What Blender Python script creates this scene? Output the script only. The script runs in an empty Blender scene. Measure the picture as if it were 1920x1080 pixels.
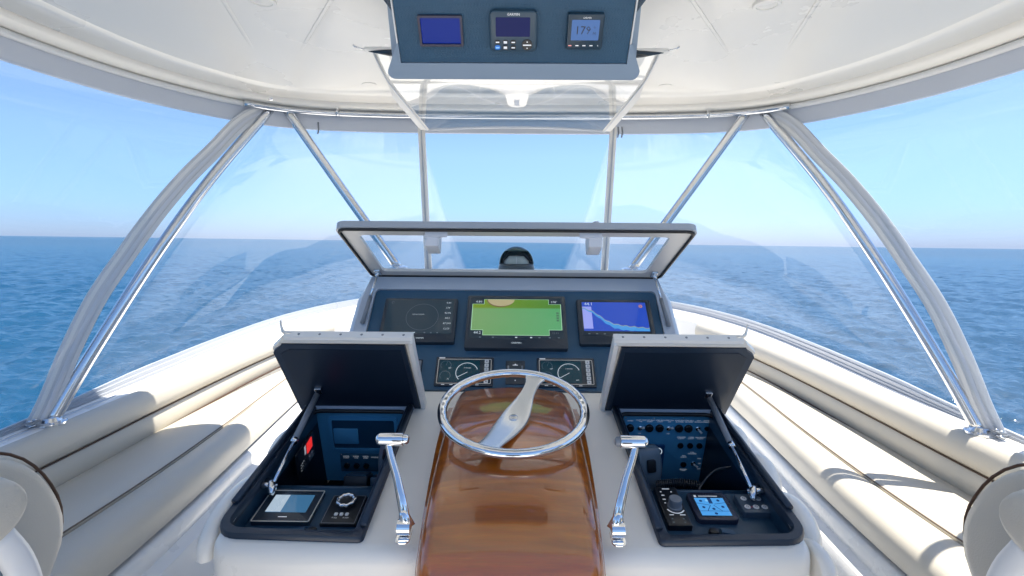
import bpy, bmesh, math, random
import numpy as np
from mathutils import Vector, Matrix
random.seed(7); rng = np.random.default_rng(5)
SC = bpy.context.scene
COL = SC.collection
rad = math.radians

# ------------------------------------------------------------------ camera
cam = bpy.data.cameras.new('camera'); cam_ob = bpy.data.objects.new('camera', cam); COL.objects.link(cam_ob)
cam.sensor_width = 36.0; cam.lens = 18.0; cam.clip_start = 0.02; cam.clip_end = 90000
P, R, YW = rad(5.09), rad(.45), rad(.4)
f0 = Vector((-math.sin(YW)*math.cos(P), math.cos(YW)*math.cos(P), -math.sin(P)))
r0 = Vector((math.cos(YW), math.sin(YW), 0)); u0 = r0.cross(f0)
rr = math.cos(R)*r0 + math.sin(R)*u0; uu = -math.sin(R)*r0 + math.cos(R)*u0
M = Matrix((rr, uu, -f0)).transposed().to_4x4(); M.translation = Vector((.006, 0, 1.5))
cam_ob.matrix_world = M
SC.camera = cam_ob

# ------------------------------------------------------------------ light
SUN_EL, SUN_AZ = rad(72), rad(62)          # azimuth from the bow towards the right
w = bpy.data.worlds.new('World'); SC.world = w; w.use_nodes = True
nt = w.node_tree; bg = nt.nodes['Background']
sky = nt.nodes.new('ShaderNodeTexSky'); sky.sky_type = 'NISHITA'; sky.sun_disc = False
sky.sun_elevation = SUN_EL; sky.sun_rotation = SUN_AZ
sky.air_density = 1.0; sky.dust_density = .3; sky.ozone_density = 3.0; sky.altitude = 0
geo = nt.nodes.new('ShaderNodeTexCoord'); sep = nt.nodes.new('ShaderNodeSeparateXYZ'); nt.links.new(geo.outputs['Generated'], sep.inputs[0])
rmp = nt.nodes.new('ShaderNodeValToRGB'); nt.links.new(sep.outputs['Z'], rmp.inputs[0])      # sea haze : a cooler, paler horizon all round
e = rmp.color_ramp.elements; e[0].position = 0; e[0].color = (.41, .545, 1.0, 1); e[1].position = .5; e[1].color = (.95, .98, 1, 1)
k = e.new(.06); k.color = (.53, .69, 1.0, 1); k = e.new(.16); k.color = (.78, .87, 1, 1)
mul = nt.nodes.new('ShaderNodeMix'); mul.data_type = 'RGBA'; mul.blend_type = 'MULTIPLY'; mul.inputs[0].default_value = 1
nt.links.new(sky.outputs[0], mul.inputs[6]); nt.links.new(rmp.outputs[0], mul.inputs[7])
nt.links.new(mul.outputs[2], bg.inputs[0]); bg.inputs[1].default_value = .078
sun = bpy.data.lights.new('sun', 'SUN'); sun.energy = 4.8; sun.angle = rad(.53); sun.color = (1, .905, .775)
sun_ob = bpy.data.objects.new('sun', sun); COL.objects.link(sun_ob)
sd = Vector((math.sin(SUN_AZ)*math.cos(SUN_EL), math.cos(SUN_AZ)*math.cos(SUN_EL), math.sin(SUN_EL)))
sun_ob.rotation_euler = sd.to_track_quat('Z', 'Y').to_euler(); sun_ob.location = sd*50
vs = SC.view_settings; SC.display_settings.display_device = 'sRGB'
vs.view_transform = 'Standard'; vs.look = 'None'; vs.gamma = 1; vs.use_curve_mapping = False
EXPO = 1.36
vs.exposure = EXPO
SC.cycles.use_denoising = True
SC.cycles.max_bounces = 12; SC.cycles.diffuse_bounces = 6; SC.cycles.glossy_bounces = 6
SC.cycles.transparent_max_bounces = 24; SC.cycles.transmission_bounces = 8
SC.cycles.sample_clamp_indirect = 4; SC.cycles.caustics_refractive = False
SCR = 1/2**EXPO

# ------------------------------------------------------------------ materials
def lin(r, g, b):
    f = lambda c: ((c/255+.055)/1.055)**2.4 if c > 10 else c/255/12.92
    return (f(r), f(g), f(b))
def mat(name, col, rough=.5, metal=0, coat=0, coat_rough=.05, var=.06, vscale=6, bump=0, bscale=200, emit=None, estr=0, spec=.5, rvar=.0, aniso=None):
    m = bpy.data.materials.new(name); m.use_nodes = True
    n = m.node_tree.nodes; l = m.node_tree.links; b = n['Principled BSDF']
    b.inputs['Roughness'].default_value = rough; b.inputs['Metallic'].default_value = metal
    b.inputs['Coat Weight'].default_value = coat; b.inputs['Coat Roughness'].default_value = coat_rough
    b.inputs['Specular IOR Level'].default_value = spec
    tc = n.new('ShaderNodeTexCoord')
    if var > 0 or rvar > 0:
        ns = n.new('ShaderNodeTexNoise'); ns.inputs['Scale'].default_value = vscale; ns.inputs['Detail'].default_value = 6
        l.new(tc.outputs['Object'], ns.inputs['Vector'])
    if var > 0:
        mx = n.new('ShaderNodeMix'); mx.data_type = 'RGBA'
        mx.inputs[6].default_value = (*[c*(1-var) for c in col], 1); mx.inputs[7].default_value = (*[min(1, c*(1+var)) for c in col], 1)
        l.new(ns.outputs['Fac'], mx.inputs[0]); l.new(mx.outputs[2], b.inputs['Base Color'])
    else:
        b.inputs['Base Color'].default_value = (*col, 1)
    if rvar > 0:
        mr = n.new('ShaderNodeMapRange'); mr.inputs['From Min'].default_value = .3; mr.inputs['From Max'].default_value = .7
        mr.inputs['To Min'].default_value = max(0, rough-rvar); mr.inputs['To Max'].default_value = rough+rvar
        l.new(ns.outputs['Fac'], mr.inputs['Value']); l.new(mr.outputs[0], b.inputs['Roughness'])
    if bump > 0:
        n2 = n.new('ShaderNodeTexNoise'); n2.inputs['Scale'].default_value = bscale; n2.inputs['Detail'].default_value = 3
        l.new(tc.outputs['Object'], n2.inputs['Vector'])
        bp = n.new('ShaderNodeBump'); bp.inputs['Strength'].default_value = bump; bp.inputs['Distance'].default_value = .002
        l.new(n2.outputs['Fac'], bp.inputs['Height']); l.new(bp.outputs[0], b.inputs['Normal'])
    if emit is not None:
        b.inputs['Emission Color'].default_value = (*emit, 1); b.inputs['Emission Strength'].default_value = estr
    return m
def screen(name, c, rough=.08, k=1.0, spec=.5):
    e = lin(*c); return mat(name, (.01, .012, .015), rough, var=0, emit=e, estr=k*SCR, spec=spec)

GEL = mat('white_gelcoat', (.80, .79, .765), .28, coat=.4, coat_rough=.08, var=.03, vscale=3, rvar=.06)
CONS = mat('ivory_gelcoat', (.86, .825, .755), .34, coat=.3, coat_rough=.1, var=.03, vscale=4, rvar=.08)
SLATE = mat('slate_flange', (.25, .33, .43), .38, var=.04, vscale=4)
GREYG = mat('pale_grey_gelcoat', (.42, .475, .56), .35, coat=.3, coat_rough=.1, var=.04, vscale=4)
CEIL = mat('ceiling_gelcoat', (.88, .855, .80), .30, coat=.25, coat_rough=.12, var=.03, vscale=1.6, rvar=.08)
FASC = mat('shaded_white_fascia', (.60, .63, .69), .45, var=.05, vscale=3)  # white fascia, its shade put into the grey base colour
SKIRT = mat('vinyl_skirt', (.42, .45, .50), .35, var=.06, vscale=4, rvar=.08)
BAND = mat('curtain_binding', (.60, .62, .65), .4, var=.05, vscale=4)
VINYL = mat('cream_vinyl', (.54, .505, .435), .42, var=.04, vscale=5, bump=.25, bscale=350, rvar=.08)
VINYL2 = mat('white_vinyl', (.80, .785, .75), .42, var=.04, vscale=5, bump=.25, bscale=350)
PIPING = mat('brown_piping', (.075, .035, .018), .5, var=.1)
SEAM = mat('seam_thread', (.16, .12, .09), .7, var=.1)
STEEL = mat('stainless_steel', (.72, .74, .77), .16, metal=1, var=.02, rvar=.04)
SPOKE = mat('bright_spoke', (.90, .90, .88), .27, metal=.85, var=.02)  # pale, dull steel stands in for the bright ceiling reflection
CHROME = mat('chrome', (.86, .87, .88), .05, metal=1, var=0)
ALU = mat('aluminium_strip', (.72, .70, .66), .38, metal=.6, var=.05)
def navy_mat():
    m = mat('shade_blue_panel', (.020, .085, .16), .42, var=.18, vscale=5, bump=.0)  # blue of the shade is mixed into this navy base colour
    n = m.node_tree.nodes; l = m.node_tree.links; b = n['Principled BSDF']
    tc = n.new('ShaderNodeTexCoord'); ck = n.new('ShaderNodeTexChecker'); ck.inputs['Scale'].default_value = 260
    l.new(tc.outputs['Object'], ck.inputs['Vector'])
    bp = n.new('ShaderNodeBump'); bp.inputs['Strength'].default_value = .35; bp.inputs['Distance'].default_value = .001
    l.new(ck.outputs['Fac'], bp.inputs['Height']); l.new(bp.outputs[0], b.inputs['Normal'])
    return m
NAVY = navy_mat()
TUB = mat('shade_blue_plastic', (.016, .054, .10), .33, var=.15, vscale=8, bump=.1, bscale=500)  # tray plastic, the bluish shade taken into its colour
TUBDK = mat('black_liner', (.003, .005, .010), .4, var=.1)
SWP = mat('blue_switch_panel', (.075, .32, .54), .38, var=.15, vscale=7)
RIM = mat('rubber_rim', (.018, .032, .055), .36, var=.1, vscale=9)
BLK = mat('black_plastic', (.012, .015, .02), .32, var=.1)
BEZ = mat('display_bezel', (.028, .04, .055), .22, var=.08)
BEZ2 = mat('instrument_housing', (.035, .075, .115), .36, var=.06)
GLASSD = mat('dark_screen', (.012, .018, .026), .06, var=.15)
WHITE = mat('white_print', (.80, .82, .84), .5, var=0, emit=(.8, .85, .9), estr=.10)
WPLAS = mat('white_plastic', (.74, .74, .73), .4, var=.03)
GREYP = mat('grey_plastic', (.20, .22, .25), .4, var=.05)
FLOORM = mat('deck_gelcoat', (.80, .79, .76), .5, var=.05, vscale=3, bump=.3, bscale=90)
RUBBER = mat('black_seal', (.01, .011, .013), .5, var=.05)
COIL = mat('cable_rubber', (.02, .026, .034), .3, var=.05)

def wood_mat():
    m = mat('varnished_mahogany', (.3, .12, .03), .3, coat=1.0, coat_rough=.01, var=0)
    n = m.node_tree.nodes; l = m.node_tree.links; b = n['Principled BSDF']
    tc = n.new('ShaderNodeTexCoord'); mp = n.new('ShaderNodeMapping'); mp.inputs['Scale'].default_value = (1.6, 16, 16)
    l.new(tc.outputs['Object'], mp.inputs['Vector'])
    a = n.new('ShaderNodeTexNoise'); a.inputs['Scale'].default_value = 1.6; a.inputs['Detail'].default_value = 8; a.inputs['Distortion'].default_value = .6
    l.new(mp.outputs[0], a.inputs['Vector'])
    mp2 = n.new('ShaderNodeMapping'); mp2.inputs['Scale'].default_value = (5, 220, 220); l.new(tc.outputs['Object'], mp2.inputs['Vector'])
    c = n.new('ShaderNodeTexNoise'); c.inputs['Scale'].default_value = 2; c.inputs['Detail'].default_value = 4; l.new(mp2.outputs[0], c.inputs['Vector'])
    r1 = n.new('ShaderNodeValToRGB'); e = r1.color_ramp.elements
    e[0].position = .3; e[0].color = (.34, .078, .004, 1); e[1].position = .72; e[1].color = (.72, .215, .010, 1)
    k = e.new(.52); k.color = (.53, .138, .006, 1)
    l.new(a.outputs['Fac'], r1.inputs[0])
    mx = n.new('ShaderNodeMix'); mx.data_type = 'RGBA'; mx.blend_type = 'MULTIPLY'; mx.inputs[0].default_value = .35
    l.new(r1.outputs[0], mx.inputs[6]); l.new(c.outputs['Color'], mx.inputs[7]); l.new(mx.outputs[2], b.inputs['Base Color'])
    b.inputs['Coat IOR'].default_value = 1.85
    return m
WOOD = wood_mat()

def clear_mat(name, r0=.045, haze=.015, tint=(.97, .985, 1), top=1.0, bump=.05):
    m = bpy.data.materials.new(name); m.use_nodes = True
    n = m.node_tree.nodes; l = m.node_tree.links; n.clear()
    out = n.new('ShaderNodeOutputMaterial')
    tr = n.new('ShaderNodeBsdfTransparent'); tr.inputs[0].default_value = (*tint, 1)
    gl = n.new('ShaderNodeBsdfGlossy'); gl.inputs['Roughness'].default_value = .015
    df = n.new('ShaderNodeBsdfTranslucent'); df.inputs[0].default_value = (.9, .92, .95, 1)
    lw = n.new('ShaderNodeLayerWeight'); lw.inputs[0].default_value = .5
    pw = n.new('ShaderNodeMath'); pw.operation = 'POWER'; pw.inputs[1].default_value = 5; l.new(lw.outputs['Facing'], pw.inputs[0])
    mr = n.new('ShaderNodeMapRange'); mr.inputs['To Min'].default_value = r0; mr.inputs['To Max'].default_value = top; l.new(pw.outputs[0], mr.inputs['Value'])
    tcn = n.new('ShaderNodeTexCoord'); nz = n.new('ShaderNodeTexNoise'); nz.inputs['Scale'].default_value = 1.3; nz.inputs['Detail'].default_value = 3
    l.new(tcn.outputs['Object'], nz.inputs['Vector'])
    bp = n.new('ShaderNodeBump'); bp.inputs['Strength'].default_value = bump; bp.inputs['Distance'].default_value = .02
    l.new(nz.outputs['Fac'], bp.inputs['Height']); l.new(bp.outputs[0], gl.inputs['Normal'])
    m1 = n.new('ShaderNodeMixShader'); m1.inputs[0].default_value = haze; l.new(tr.outputs[0], m1.inputs[1]); l.new(df.outputs[0], m1.inputs[2])
    m2 = n.new('ShaderNodeMixShader'); l.new(mr.outputs[0], m2.inputs[0]); l.new(m1.outputs[0], m2.inputs[1]); l.new(gl.outputs[0], m2.inputs[2])
    l.new(m2.outputs[0], out.inputs[0])
    return m
CLEAR = clear_mat('clear_vinyl', .026, .02, top=.075, bump=.003)
CLEAR2 = clear_mat('raised_clear_vinyl', .16, .03, bump=.03)
ACRYL = clear_mat('clear_acrylic', .012, .003, top=.10, bump=0)

def sea_mat():
    m = bpy.data.materials.new('sea_water'); m.use_nodes = True
    n = m.node_tree.nodes; l = m.node_tree.links; n.clear()
    out = n.new('ShaderNodeOutputMaterial'); tc = n.new('ShaderNodeTexCoord')
    mp = n.new('ShaderNodeMapping'); mp.inputs['Scale'].default_value = (.5, 1.0, 1); mp.inputs['Rotation'].default_value = (0, 0, .25); l.new(tc.outputs['Object'], mp.inputs['Vector'])
    a = n.new('ShaderNodeTexNoise'); a.inputs['Scale'].default_value = 2.6; a.inputs['Detail'].default_value = 5; a.inputs['Roughness'].default_value = .55
    l.new(mp.outputs[0], a.inputs['Vector'])
    c = n.new('ShaderNodeTexNoise'); c.inputs['Scale'].default_value = .55; c.inputs['Detail'].default_value = 4; l.new(mp.outputs[0], c.inputs['Vector'])
    bp = n.new('ShaderNodeBump'); bp.inputs['Strength'].default_value = 1.0; bp.inputs['Distance'].default_value = .06; l.new(a.outputs['Fac'], bp.inputs['Height'])
    bp2 = n.new('ShaderNodeBump'); bp2.inputs['Strength'].default_value = 1.0; bp2.inputs['Distance'].default_value = .35
    l.new(c.outputs['Fac'], bp2.inputs['Height']); l.new(bp.outputs[0], bp2.inputs['Normal'])
    d = n.new('ShaderNodeTexNoise'); d.inputs['Scale'].default_value = .02; d.inputs['Detail'].default_value = 4; l.new(tc.outputs['Object'], d.inputs['Vector'])
    mx = n.new('ShaderNodeMix'); mx.data_type = 'RGBA'; mx.inputs[6].default_value = (.004, .041, .096, 1); mx.inputs[7].default_value = (.007, .058, .126, 1)
    l.new(d.outputs['Fac'], mx.inputs[0])
    df = n.new('ShaderNodeBsdfDiffuse'); l.new(mx.outputs[2], df.inputs[0]); l.new(bp2.outputs[0], df.inputs['Normal'])
    gl = n.new('ShaderNodeBsdfGlossy'); gl.inputs['Roughness'].default_value = .07; gl.inputs[0].default_value = (.86, .93, 1, 1); l.new(bp2.outputs[0], gl.inputs['Normal'])
    lw = n.new('ShaderNodeLayerWeight'); lw.inputs[0].default_value = .5; l.new(bp2.outputs[0], lw.inputs['Normal'])
    pw = n.new('ShaderNodeMath'); pw.operation = 'POWER'; pw.inputs[1].default_value = 4.5; l.new(lw.outputs['Facing'], pw.inputs[0])
    mr = n.new('ShaderNodeMapRange'); mr.inputs['To Min'].default_value = .02; mr.inputs['To Max'].default_value = .52; l.new(pw.outputs[0], mr.inputs['Value'])
    ms = n.new('ShaderNodeMixShader'); l.new(mr.outputs[0], ms.inputs[0]); l.new(df.outputs[0], ms.inputs[1]); l.new(gl.outputs[0], ms.inputs[2])
    l.new(ms.outputs[0], out.inputs[0])
    return m
SEA = sea_mat()

# ------------------------------------------------------------------ mesh helpers
def obj(name, verts, faces, m, parent=None, smooth=False, label=None):
    me = bpy.data.meshes.new(name); me.from_pydata([tuple(map(float, v)) for v in verts], [], faces); me.update()
    return link(name, me, m, parent, smooth, label)
WORLD = None                                         # set while a builder gives world coordinates for its parts
def link(name, me, m, parent=None, smooth=False, label=None, fix=True):
    if WORLD is not None: me.transform(WORLD)
    if fix:
        bm = bmesh.new(); bm.from_mesh(me); bmesh.ops.recalc_face_normals(bm, faces=bm.faces); bm.to_mesh(me); bm.free()
    o = bpy.data.objects.new(name, me); COL.objects.link(o)
    me.materials.append(m)
    if smooth is True:
        me.polygons.foreach_set('use_smooth', [True]*len(me.polygons))
    elif smooth:                      # smooth by angle (degrees)
        me.polygons.foreach_set('use_smooth', [True]*len(me.polygons))
        bm = bmesh.new(); bm.from_mesh(me)
        for e in bm.edges:
            if len(e.link_faces) == 2 and e.calc_face_angle(0) > rad(smooth): e.smooth = False
        bm.to_mesh(me); bm.free()
    if parent is not None: o.parent = parent
    if label: o['label'] = label
    return o
def tag(o, label, cat, group=None, kind=None):
    if label: o['label'] = label
    if cat: o['category'] = cat
    if group: o['group'] = group
    if kind: o['kind'] = kind
    return o
def thing(name, label, cat, o=(0, 0, 0), a=(1, 0, 0), b=(0, 1, 0), group=None):
    e = bpy.data.objects.new(name, None); COL.objects.link(e); e.empty_display_size = .05
    a = Vector(a).normalized(); b = Vector(b).normalized(); n = a.cross(b)
    m = Matrix((a, b, n)).transposed().to_4x4(); m.translation = Vector(o); e.matrix_world = m
    return tag(e, label, cat, group)

class MB:                                            # collects pieces into one mesh
    def __init__(s): s.v = []; s.f = []
    def add(s, v, f):
        k = len(s.v); s.v += [tuple(map(float, p)) for p in v]; s.f += [[i+k for i in q] for q in f]; return s
    def build(s, name, m, parent=None, smooth=False, label=None): return obj(name, s.v, s.f, m, parent, smooth, label)

def cr(pts, n):                                      # Catmull-Rom through the points, n samples evenly spaced
    p = np.array(pts, float); q = np.vstack([2*p[0]-p[1], p, 2*p[-1]-p[-2]]); out = []
    for i in range(1, len(q)-2):
        for t in np.linspace(0, 1, 24, endpoint=False):
            a, b, c, d = q[i-1], q[i], q[i+1], q[i+2]
            out.append(.5*((2*b)+(-a+c)*t+(2*a-5*b+4*c-d)*t*t+(-a+3*b-3*c+d)*t**3))
    out.append(p[-1]); out = np.array(out)
    L = np.r_[0, np.cumsum(np.linalg.norm(np.diff(out, axis=0), axis=1))]; s = np.linspace(0, L[-1], n)
    return np.stack([np.interp(s, L, out[:, k]) for k in range(p.shape[1])], 1)
def loft(rows, cu=False, cv=False, cap=False):       # rows of equal length; cu closes each row, cv closes last to first
    n = len(rows[0]); v = [p for r in rows for p in r]; f = []
    R_ = len(rows)
    for i in range(R_ if cv else R_-1):
        for j in range(n if cu else n-1):
            a = i*n+j; b = i*n+(j+1) % n; c = ((i+1) % R_)*n+(j+1) % n; d = ((i+1) % R_)*n+j
            f.append([a, b, c, d])
    if cap and cu: f.append(list(range(n))[::-1]); f.append([(R_-1)*n+j for j in range(n)])
    return v, f
def rrect(w, h, r, n=6, cx=0, cy=0):
    p = []; r = min(r, w/2-1e-5, h/2-1e-5)
    for qx, qy, a0 in ((1, 1, 0), (-1, 1, 90), (-1, -1, 180), (1, -1, 270)):
        for k in range(n+1):
            a = rad(a0+90*k/n); p.append((cx+qx*(w/2-r)+r*math.cos(a), cy+qy*(h/2-r)+r*math.sin(a)))
    return p
def plate(w, h, r, z0, z1, b=.002, cx=0, cy=0, n=6):  # rounded plate with a softened top edge
    b = min(b, (z1-z0)*.6)
    rows = [[(x, y, z0) for x, y in rrect(w, h, r, n, cx, cy)]]
    for t in (0, 45, 90):
        k = b*(1-math.cos(rad(t))); zz = z1-b+b*math.sin(rad(t))
        rows.append([(x, y, zz) for x, y in rrect(w-2*k, h-2*k, max(r-k, .0004), n, cx, cy)])
    return loft(rows, True, False, True)
def poly_plate(pts, z0, z1):
    n = len(pts); return loft([[(x, y, z0) for x, y in pts], [(x, y, z1) for x, y in pts]], True, False, True)
def ring(outer, inner, z0, z1):                      # plate with a hole, same number of points each
    rows = [[(x, y, z0) for x, y in outer], [(x, y, z1) for x, y in outer], [(x, y, z1) for x, y in inner], [(x, y, z0) for x, y in inner]]
    return loft(rows, True, True)
def box(x0, x1, y0, y1, z0, z1):
    return [(x0, y0, z0), (x1, y0, z0), (x1, y1, z0), (x0, y1, z0), (x0, y0, z1), (x1, y0, z1), (x1, y1, z1), (x0, y1, z1)], \
        [[3, 2, 1, 0], [4, 5, 6, 7], [0, 1, 5, 4], [1, 2, 6, 5], [2, 3, 7, 6], [3, 0, 4, 7]]
def tube(path, r, seg=12, ry=None, closed=False, up=(0, 0, 1), cap=True):
    p = [Vector(map(float, q)) for q in path]; n = len(p); rows = []; upv = Vector(up)
    N = None
    for i in range(n):
        t = (p[(i+1) % n]-p[i-1]) if closed else (p[min(i+1, n-1)]-p[max(i-1, 0)])
        t.normalize()
        if N is None: N = upv - t*upv.dot(t)
        else: N = N - t*N.dot(t)
        if N.length < 1e-5: N = t.orthogonal()
        N.normalize(); Bn = t.cross(N)
        ra = r[i] if isinstance(r, (list, tuple, np.ndarray)) else r
        rb = ra if ry is None else (ry[i] if isinstance(ry, (list, tuple, np.ndarray)) else ry)
        rows.append([p[i]+N*(math.sin(2*math.pi*k/seg)*rb)+Bn*(math.cos(2*math.pi*k/seg)*ra) for k in range(seg)])
    return loft(rows, True, closed, cap and not closed)
def lathe(prof, seg=24, cx=0, cy=0):
    return loft([[(cx+r*math.cos(2*math.pi*k/seg), cy+r*math.sin(2*math.pi*k/seg), z) for k in range(seg)] for r, z in prof], True, False, True)
def off2(pts, d, closed=False):                      # offset a plan curve along its right-hand normal
    p = np.array(pts, float)
    t = (np.roll(p, -1, 0)-np.roll(p, 1, 0)) if closed else np.gradient(p, axis=0)
    t /= np.linalg.norm(t, axis=1)[:, None]
    return p+np.stack([t[:, 1], -t[:, 0]], 1)*(d if np.isscalar(d) else np.array(d)[:, None])
def holes_plate(outer, holes, m, name, parent, z=0, thick=0, smooth=False):
    bm = bmesh.new(); es = []
    for lp in [outer]+holes:
        vv = [bm.verts.new((x, y, z)) for x, y in lp]
        for i in range(len(vv)): es.append(bm.edges.new((vv[i], vv[(i+1) % len(vv)])))
    bmesh.ops.triangle_fill(bm, use_beauty=True, use_dissolve=False, edges=es)
    bmesh.ops.recalc_face_normals(bm, faces=bm.faces)
    if bm.faces[:] and sum(f.normal.z for f in bm.faces) < 0: bmesh.ops.reverse_faces(bm, faces=bm.faces)
    if thick:
        g = bmesh.ops.extrude_face_region(bm, geom=bm.faces[:])
        for v in [x for x in g['geom'] if isinstance(x, bmesh.types.BMVert)]: v.co.z -= thick
        bmesh.ops.recalc_face_normals(bm, faces=bm.faces)
    me = bpy.data.meshes.new(name); bm.to_mesh(me); bm.free()
    return link(name, me, m, parent, smooth, fix=False)
_txt = {}
def text(s, size, m, parent, x, y, z, name='lettering', align='CENTER', rot=0, flat=1.0):
    key = (s, size, align)
    if key not in _txt:
        c = bpy.data.curves.new('t', 'FONT'); c.body = s; c.size = size; c.align_x = align; c.align_y = 'CENTER'; c.resolution_u = 1; c.space_line = .85
        t = bpy.data.objects.new('t', c); COL.objects.link(t)
        dg = bpy.context.evaluated_depsgraph_get(); me = bpy.data.meshes.new_from_object(t.evaluated_get(dg))
        bpy.data.objects.remove(t); bpy.data.curves.remove(c); me.materials.clear(); _txt[key] = me
    me = _txt[key].copy(); me.name = name
    o = bpy.data.objects.new(name, me); COL.objects.link(o); me.materials.append(m); o.parent = parent
    o.location = (x, y, z); o.rotation_euler = (0, 0, rot); o.scale = (1, flat, 1)
    return o
def mirror(v, f): return [(-x, y, z) for x, y, z in v], [q[::-1] for q in f]

# ------------------------------------------------------------------ sea
def build_sea():
    na, nr = 760, 760
    ang = np.radians(np.linspace(-60, 60, na)); r = np.concatenate([np.geomspace(3, 520, nr), np.geomspace(640, 60000, 22)])
    A, Rr = np.meshgrid(ang, r); X = Rr*np.sin(A); Y = Rr*np.cos(A); Z = np.zeros_like(X)
    for i in range(110):
        lam = 10**rng.uniform(-.35, .95); th = rng.normal(rad(75), .75); k = 2*math.pi/lam
        amp = .0100*lam**.55*rng.uniform(.4, 1.2)
        ph = k*(X*math.sin(th)+Y*math.cos(th))+rng.uniform(0, 6.28)
        dr = np.maximum(Rr*.0068, .12); fade = np.clip(lam/(3*dr), 0, 1)**2
        Z += amp*fade*(np.sin(ph)+.25*np.sin(2*ph+1.5))
    Z *= np.clip((620-Rr)/250, 0, 1)
    n = na; v = np.stack([X, Y, Z], -1).reshape(-1, 3)
    nrow = len(r); idx = np.arange(nrow*n).reshape(nrow, n)
    q = np.stack([idx[:-1, :-1], idx[:-1, 1:], idx[1:, 1:], idx[1:, :-1]], -1).reshape(-1, 4)[:, ::-1]
    me = bpy.data.meshes.new('sea'); me.vertices.add(len(v)); me.vertices.foreach_set('co', v.ravel())
    me.loops.add(q.size); me.loops.foreach_set('vertex_index', q.ravel()); me.polygons.add(len(q))
    me.polygons.foreach_set('loop_start', np.arange(0, q.size, 4)); me.update(calc_edges=True)
    me.polygons.foreach_set('use_smooth', [True]*len(q)); me.materials.append(SEA)
    o = bpy.data.objects.new('sea', me); COL.objects.link(o); o.location = (0, 0, -4.6); o.rotation_euler = (0, rad(.3), 0)
    tag(o, 'open blue sea with small wind ripples out to the horizon', 'sea', kind='structure')
    # the half behind the boat, calm and coarse
    A2 = np.radians(np.linspace(60, 300, 40)); r2 = np.geomspace(3, 60000, 30); v2 = []; f2 = []
    for rr_ in r2:
        for a in A2: v2.append((rr_*math.sin(a), rr_*math.cos(a), 0))
    for i in range(29):
        for j in range(39): f2.append([i*40+j, (i+1)*40+j, (i+1)*40+j+1, i*40+j+1])
    o2 = obj('sea_astern', v2, f2, SEA); o2.location = (0, 0, -4.6); o2.rotation_euler = (0, rad(.3), 0)
    tag(o2, 'open blue sea behind the boat', 'sea', kind='structure')
build_sea()

# ------------------------------------------------------------------ hull ahead and below (seen mirrored in the raised clear panel)
def build_hull():
    t = thing('boat_bow', 'white foredeck and narrow bow pulpit mirrored in the raised clear panel', 'boat bow', (0, 0, -1.5))
    ed = cr([(2.35, -6), (2.5, 0), (2.45, 4), (2.25, 7), (1.75, 9.6), (.98, 11.4), (.55, 12.1), (.20, 12.5)], 50)
    R_ = [[(x, y, -.15+.012*max(0, y)) for x, y in ed]]; L = [[(-x, y, z) for x, y, z in R_[0]]]
    rows = []
    for k in range(13):
        u = k/12*2-1; rows.append([(x*u, y, z+.16*(1-u*u)) for x, y, z in R_[0]])
    v, f = loft(rows); obj('foredeck', v, f, GEL, t, True)
    mb = MB()
    for s in (1, -1):
        a = [(s*x, y, z+.05) for x, y, z in R_[0]]; b = [(s*x*1.02, y, z+.02) for x, y, z in R_[0]]
        c = [(s*x*.8, y*.97, -1.2) for x, y, z in R_[0]]; d = [(s*x*.6, y*.93, -3.2) for x, y, z in R_[0]]
        mb.add(*loft([a, b, c, d]))
    mb.build('hull_side', GEL, t, True)
    pp = [(.30, 12.1), (.26, 12.9), (.23, 13.5), (.14, 13.75), (0, 13.82)]; pp = pp+[(-x, y) for x, y in pp[::-1][1:]]
    v, f = poly_plate(pp, -.06, .02); obj('bow_pulpit', v, f, GEL, t, 20)
    v, f = box(-.06, .06, 12.2, 13.4, .022, .07); obj('anchor_roller', v, f, STEEL, t)
    v, f = box(-.35, .35, 8.3, 9.0, .16, .22); obj('deck_hatch', v, f, GREYG, t)
    mb = MB()
    for s in (1, -1):
        p = [(s*(x-.06), y, z+.42) for x, y, z in R_[0][14:]]; mb.add(*tube(p, .018, 8))
    mb.build('bow_rail', STEEL, t, True)
    for s in (1, -1):
        for x, y, z in R_[0][16::6]:
            v, f = tube([(s*(x-.06), y, z), (s*(x-.06), y, z+.42)], .014, 8); obj('rail_post', v, f, STEEL, t, True)
build_hull()

# ------------------------------------------------------------------ flybridge floor, coaming
def build_floor():
    pts = [(2.0, -4), (1.95, 3.5), (1.9, 5), (1.4, 6.1), (.8, 6.55), (0, 6.7)]; c = cr(pts, 40)
    o = [(x, y) for x, y in c]+[(-x, y) for x, y in c[::-1][1:]]
    v, f = poly_plate(o, -.25, 0); tag(obj('deck_floor', v, f, FLOORM), 'white deck under the helm seats', 'deck', kind='structure')
build_floor()
NC = 110
def U(pts, n=NC):                                    # right half curve (aft -> bow) mirrored to a full horseshoe
    c = cr(pts, n//2+1); return np.vstack([c, (c*[-1, 1])[::-1][1:]])
Bc = U([(1.72, -1.8), (1.735, .3), (1.745, 1.4), (1.76, 1.95), (1.78, 2.4), (1.805, 3.0), (1.79, 3.9), (1.63, 4.9), (1.25, 5.7), (.7, 6.1), (0, 6.25)])
S0 = U([(1.80, -1.8), (1.82, .3), (1.83, 1.5), (1.84, 2.0), (1.875, 2.5), (1.95, 3.25), (1.99, 4.0), (1.97, 4.6), (1.84, 5.35), (1.5, 6.1), (.9, 6.6), (0, 6.8)])
def zrow(c, z): return [(x, y, z if np.isscalar(z) else z[i]) for i, (x, y) in enumerate(c)]
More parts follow.
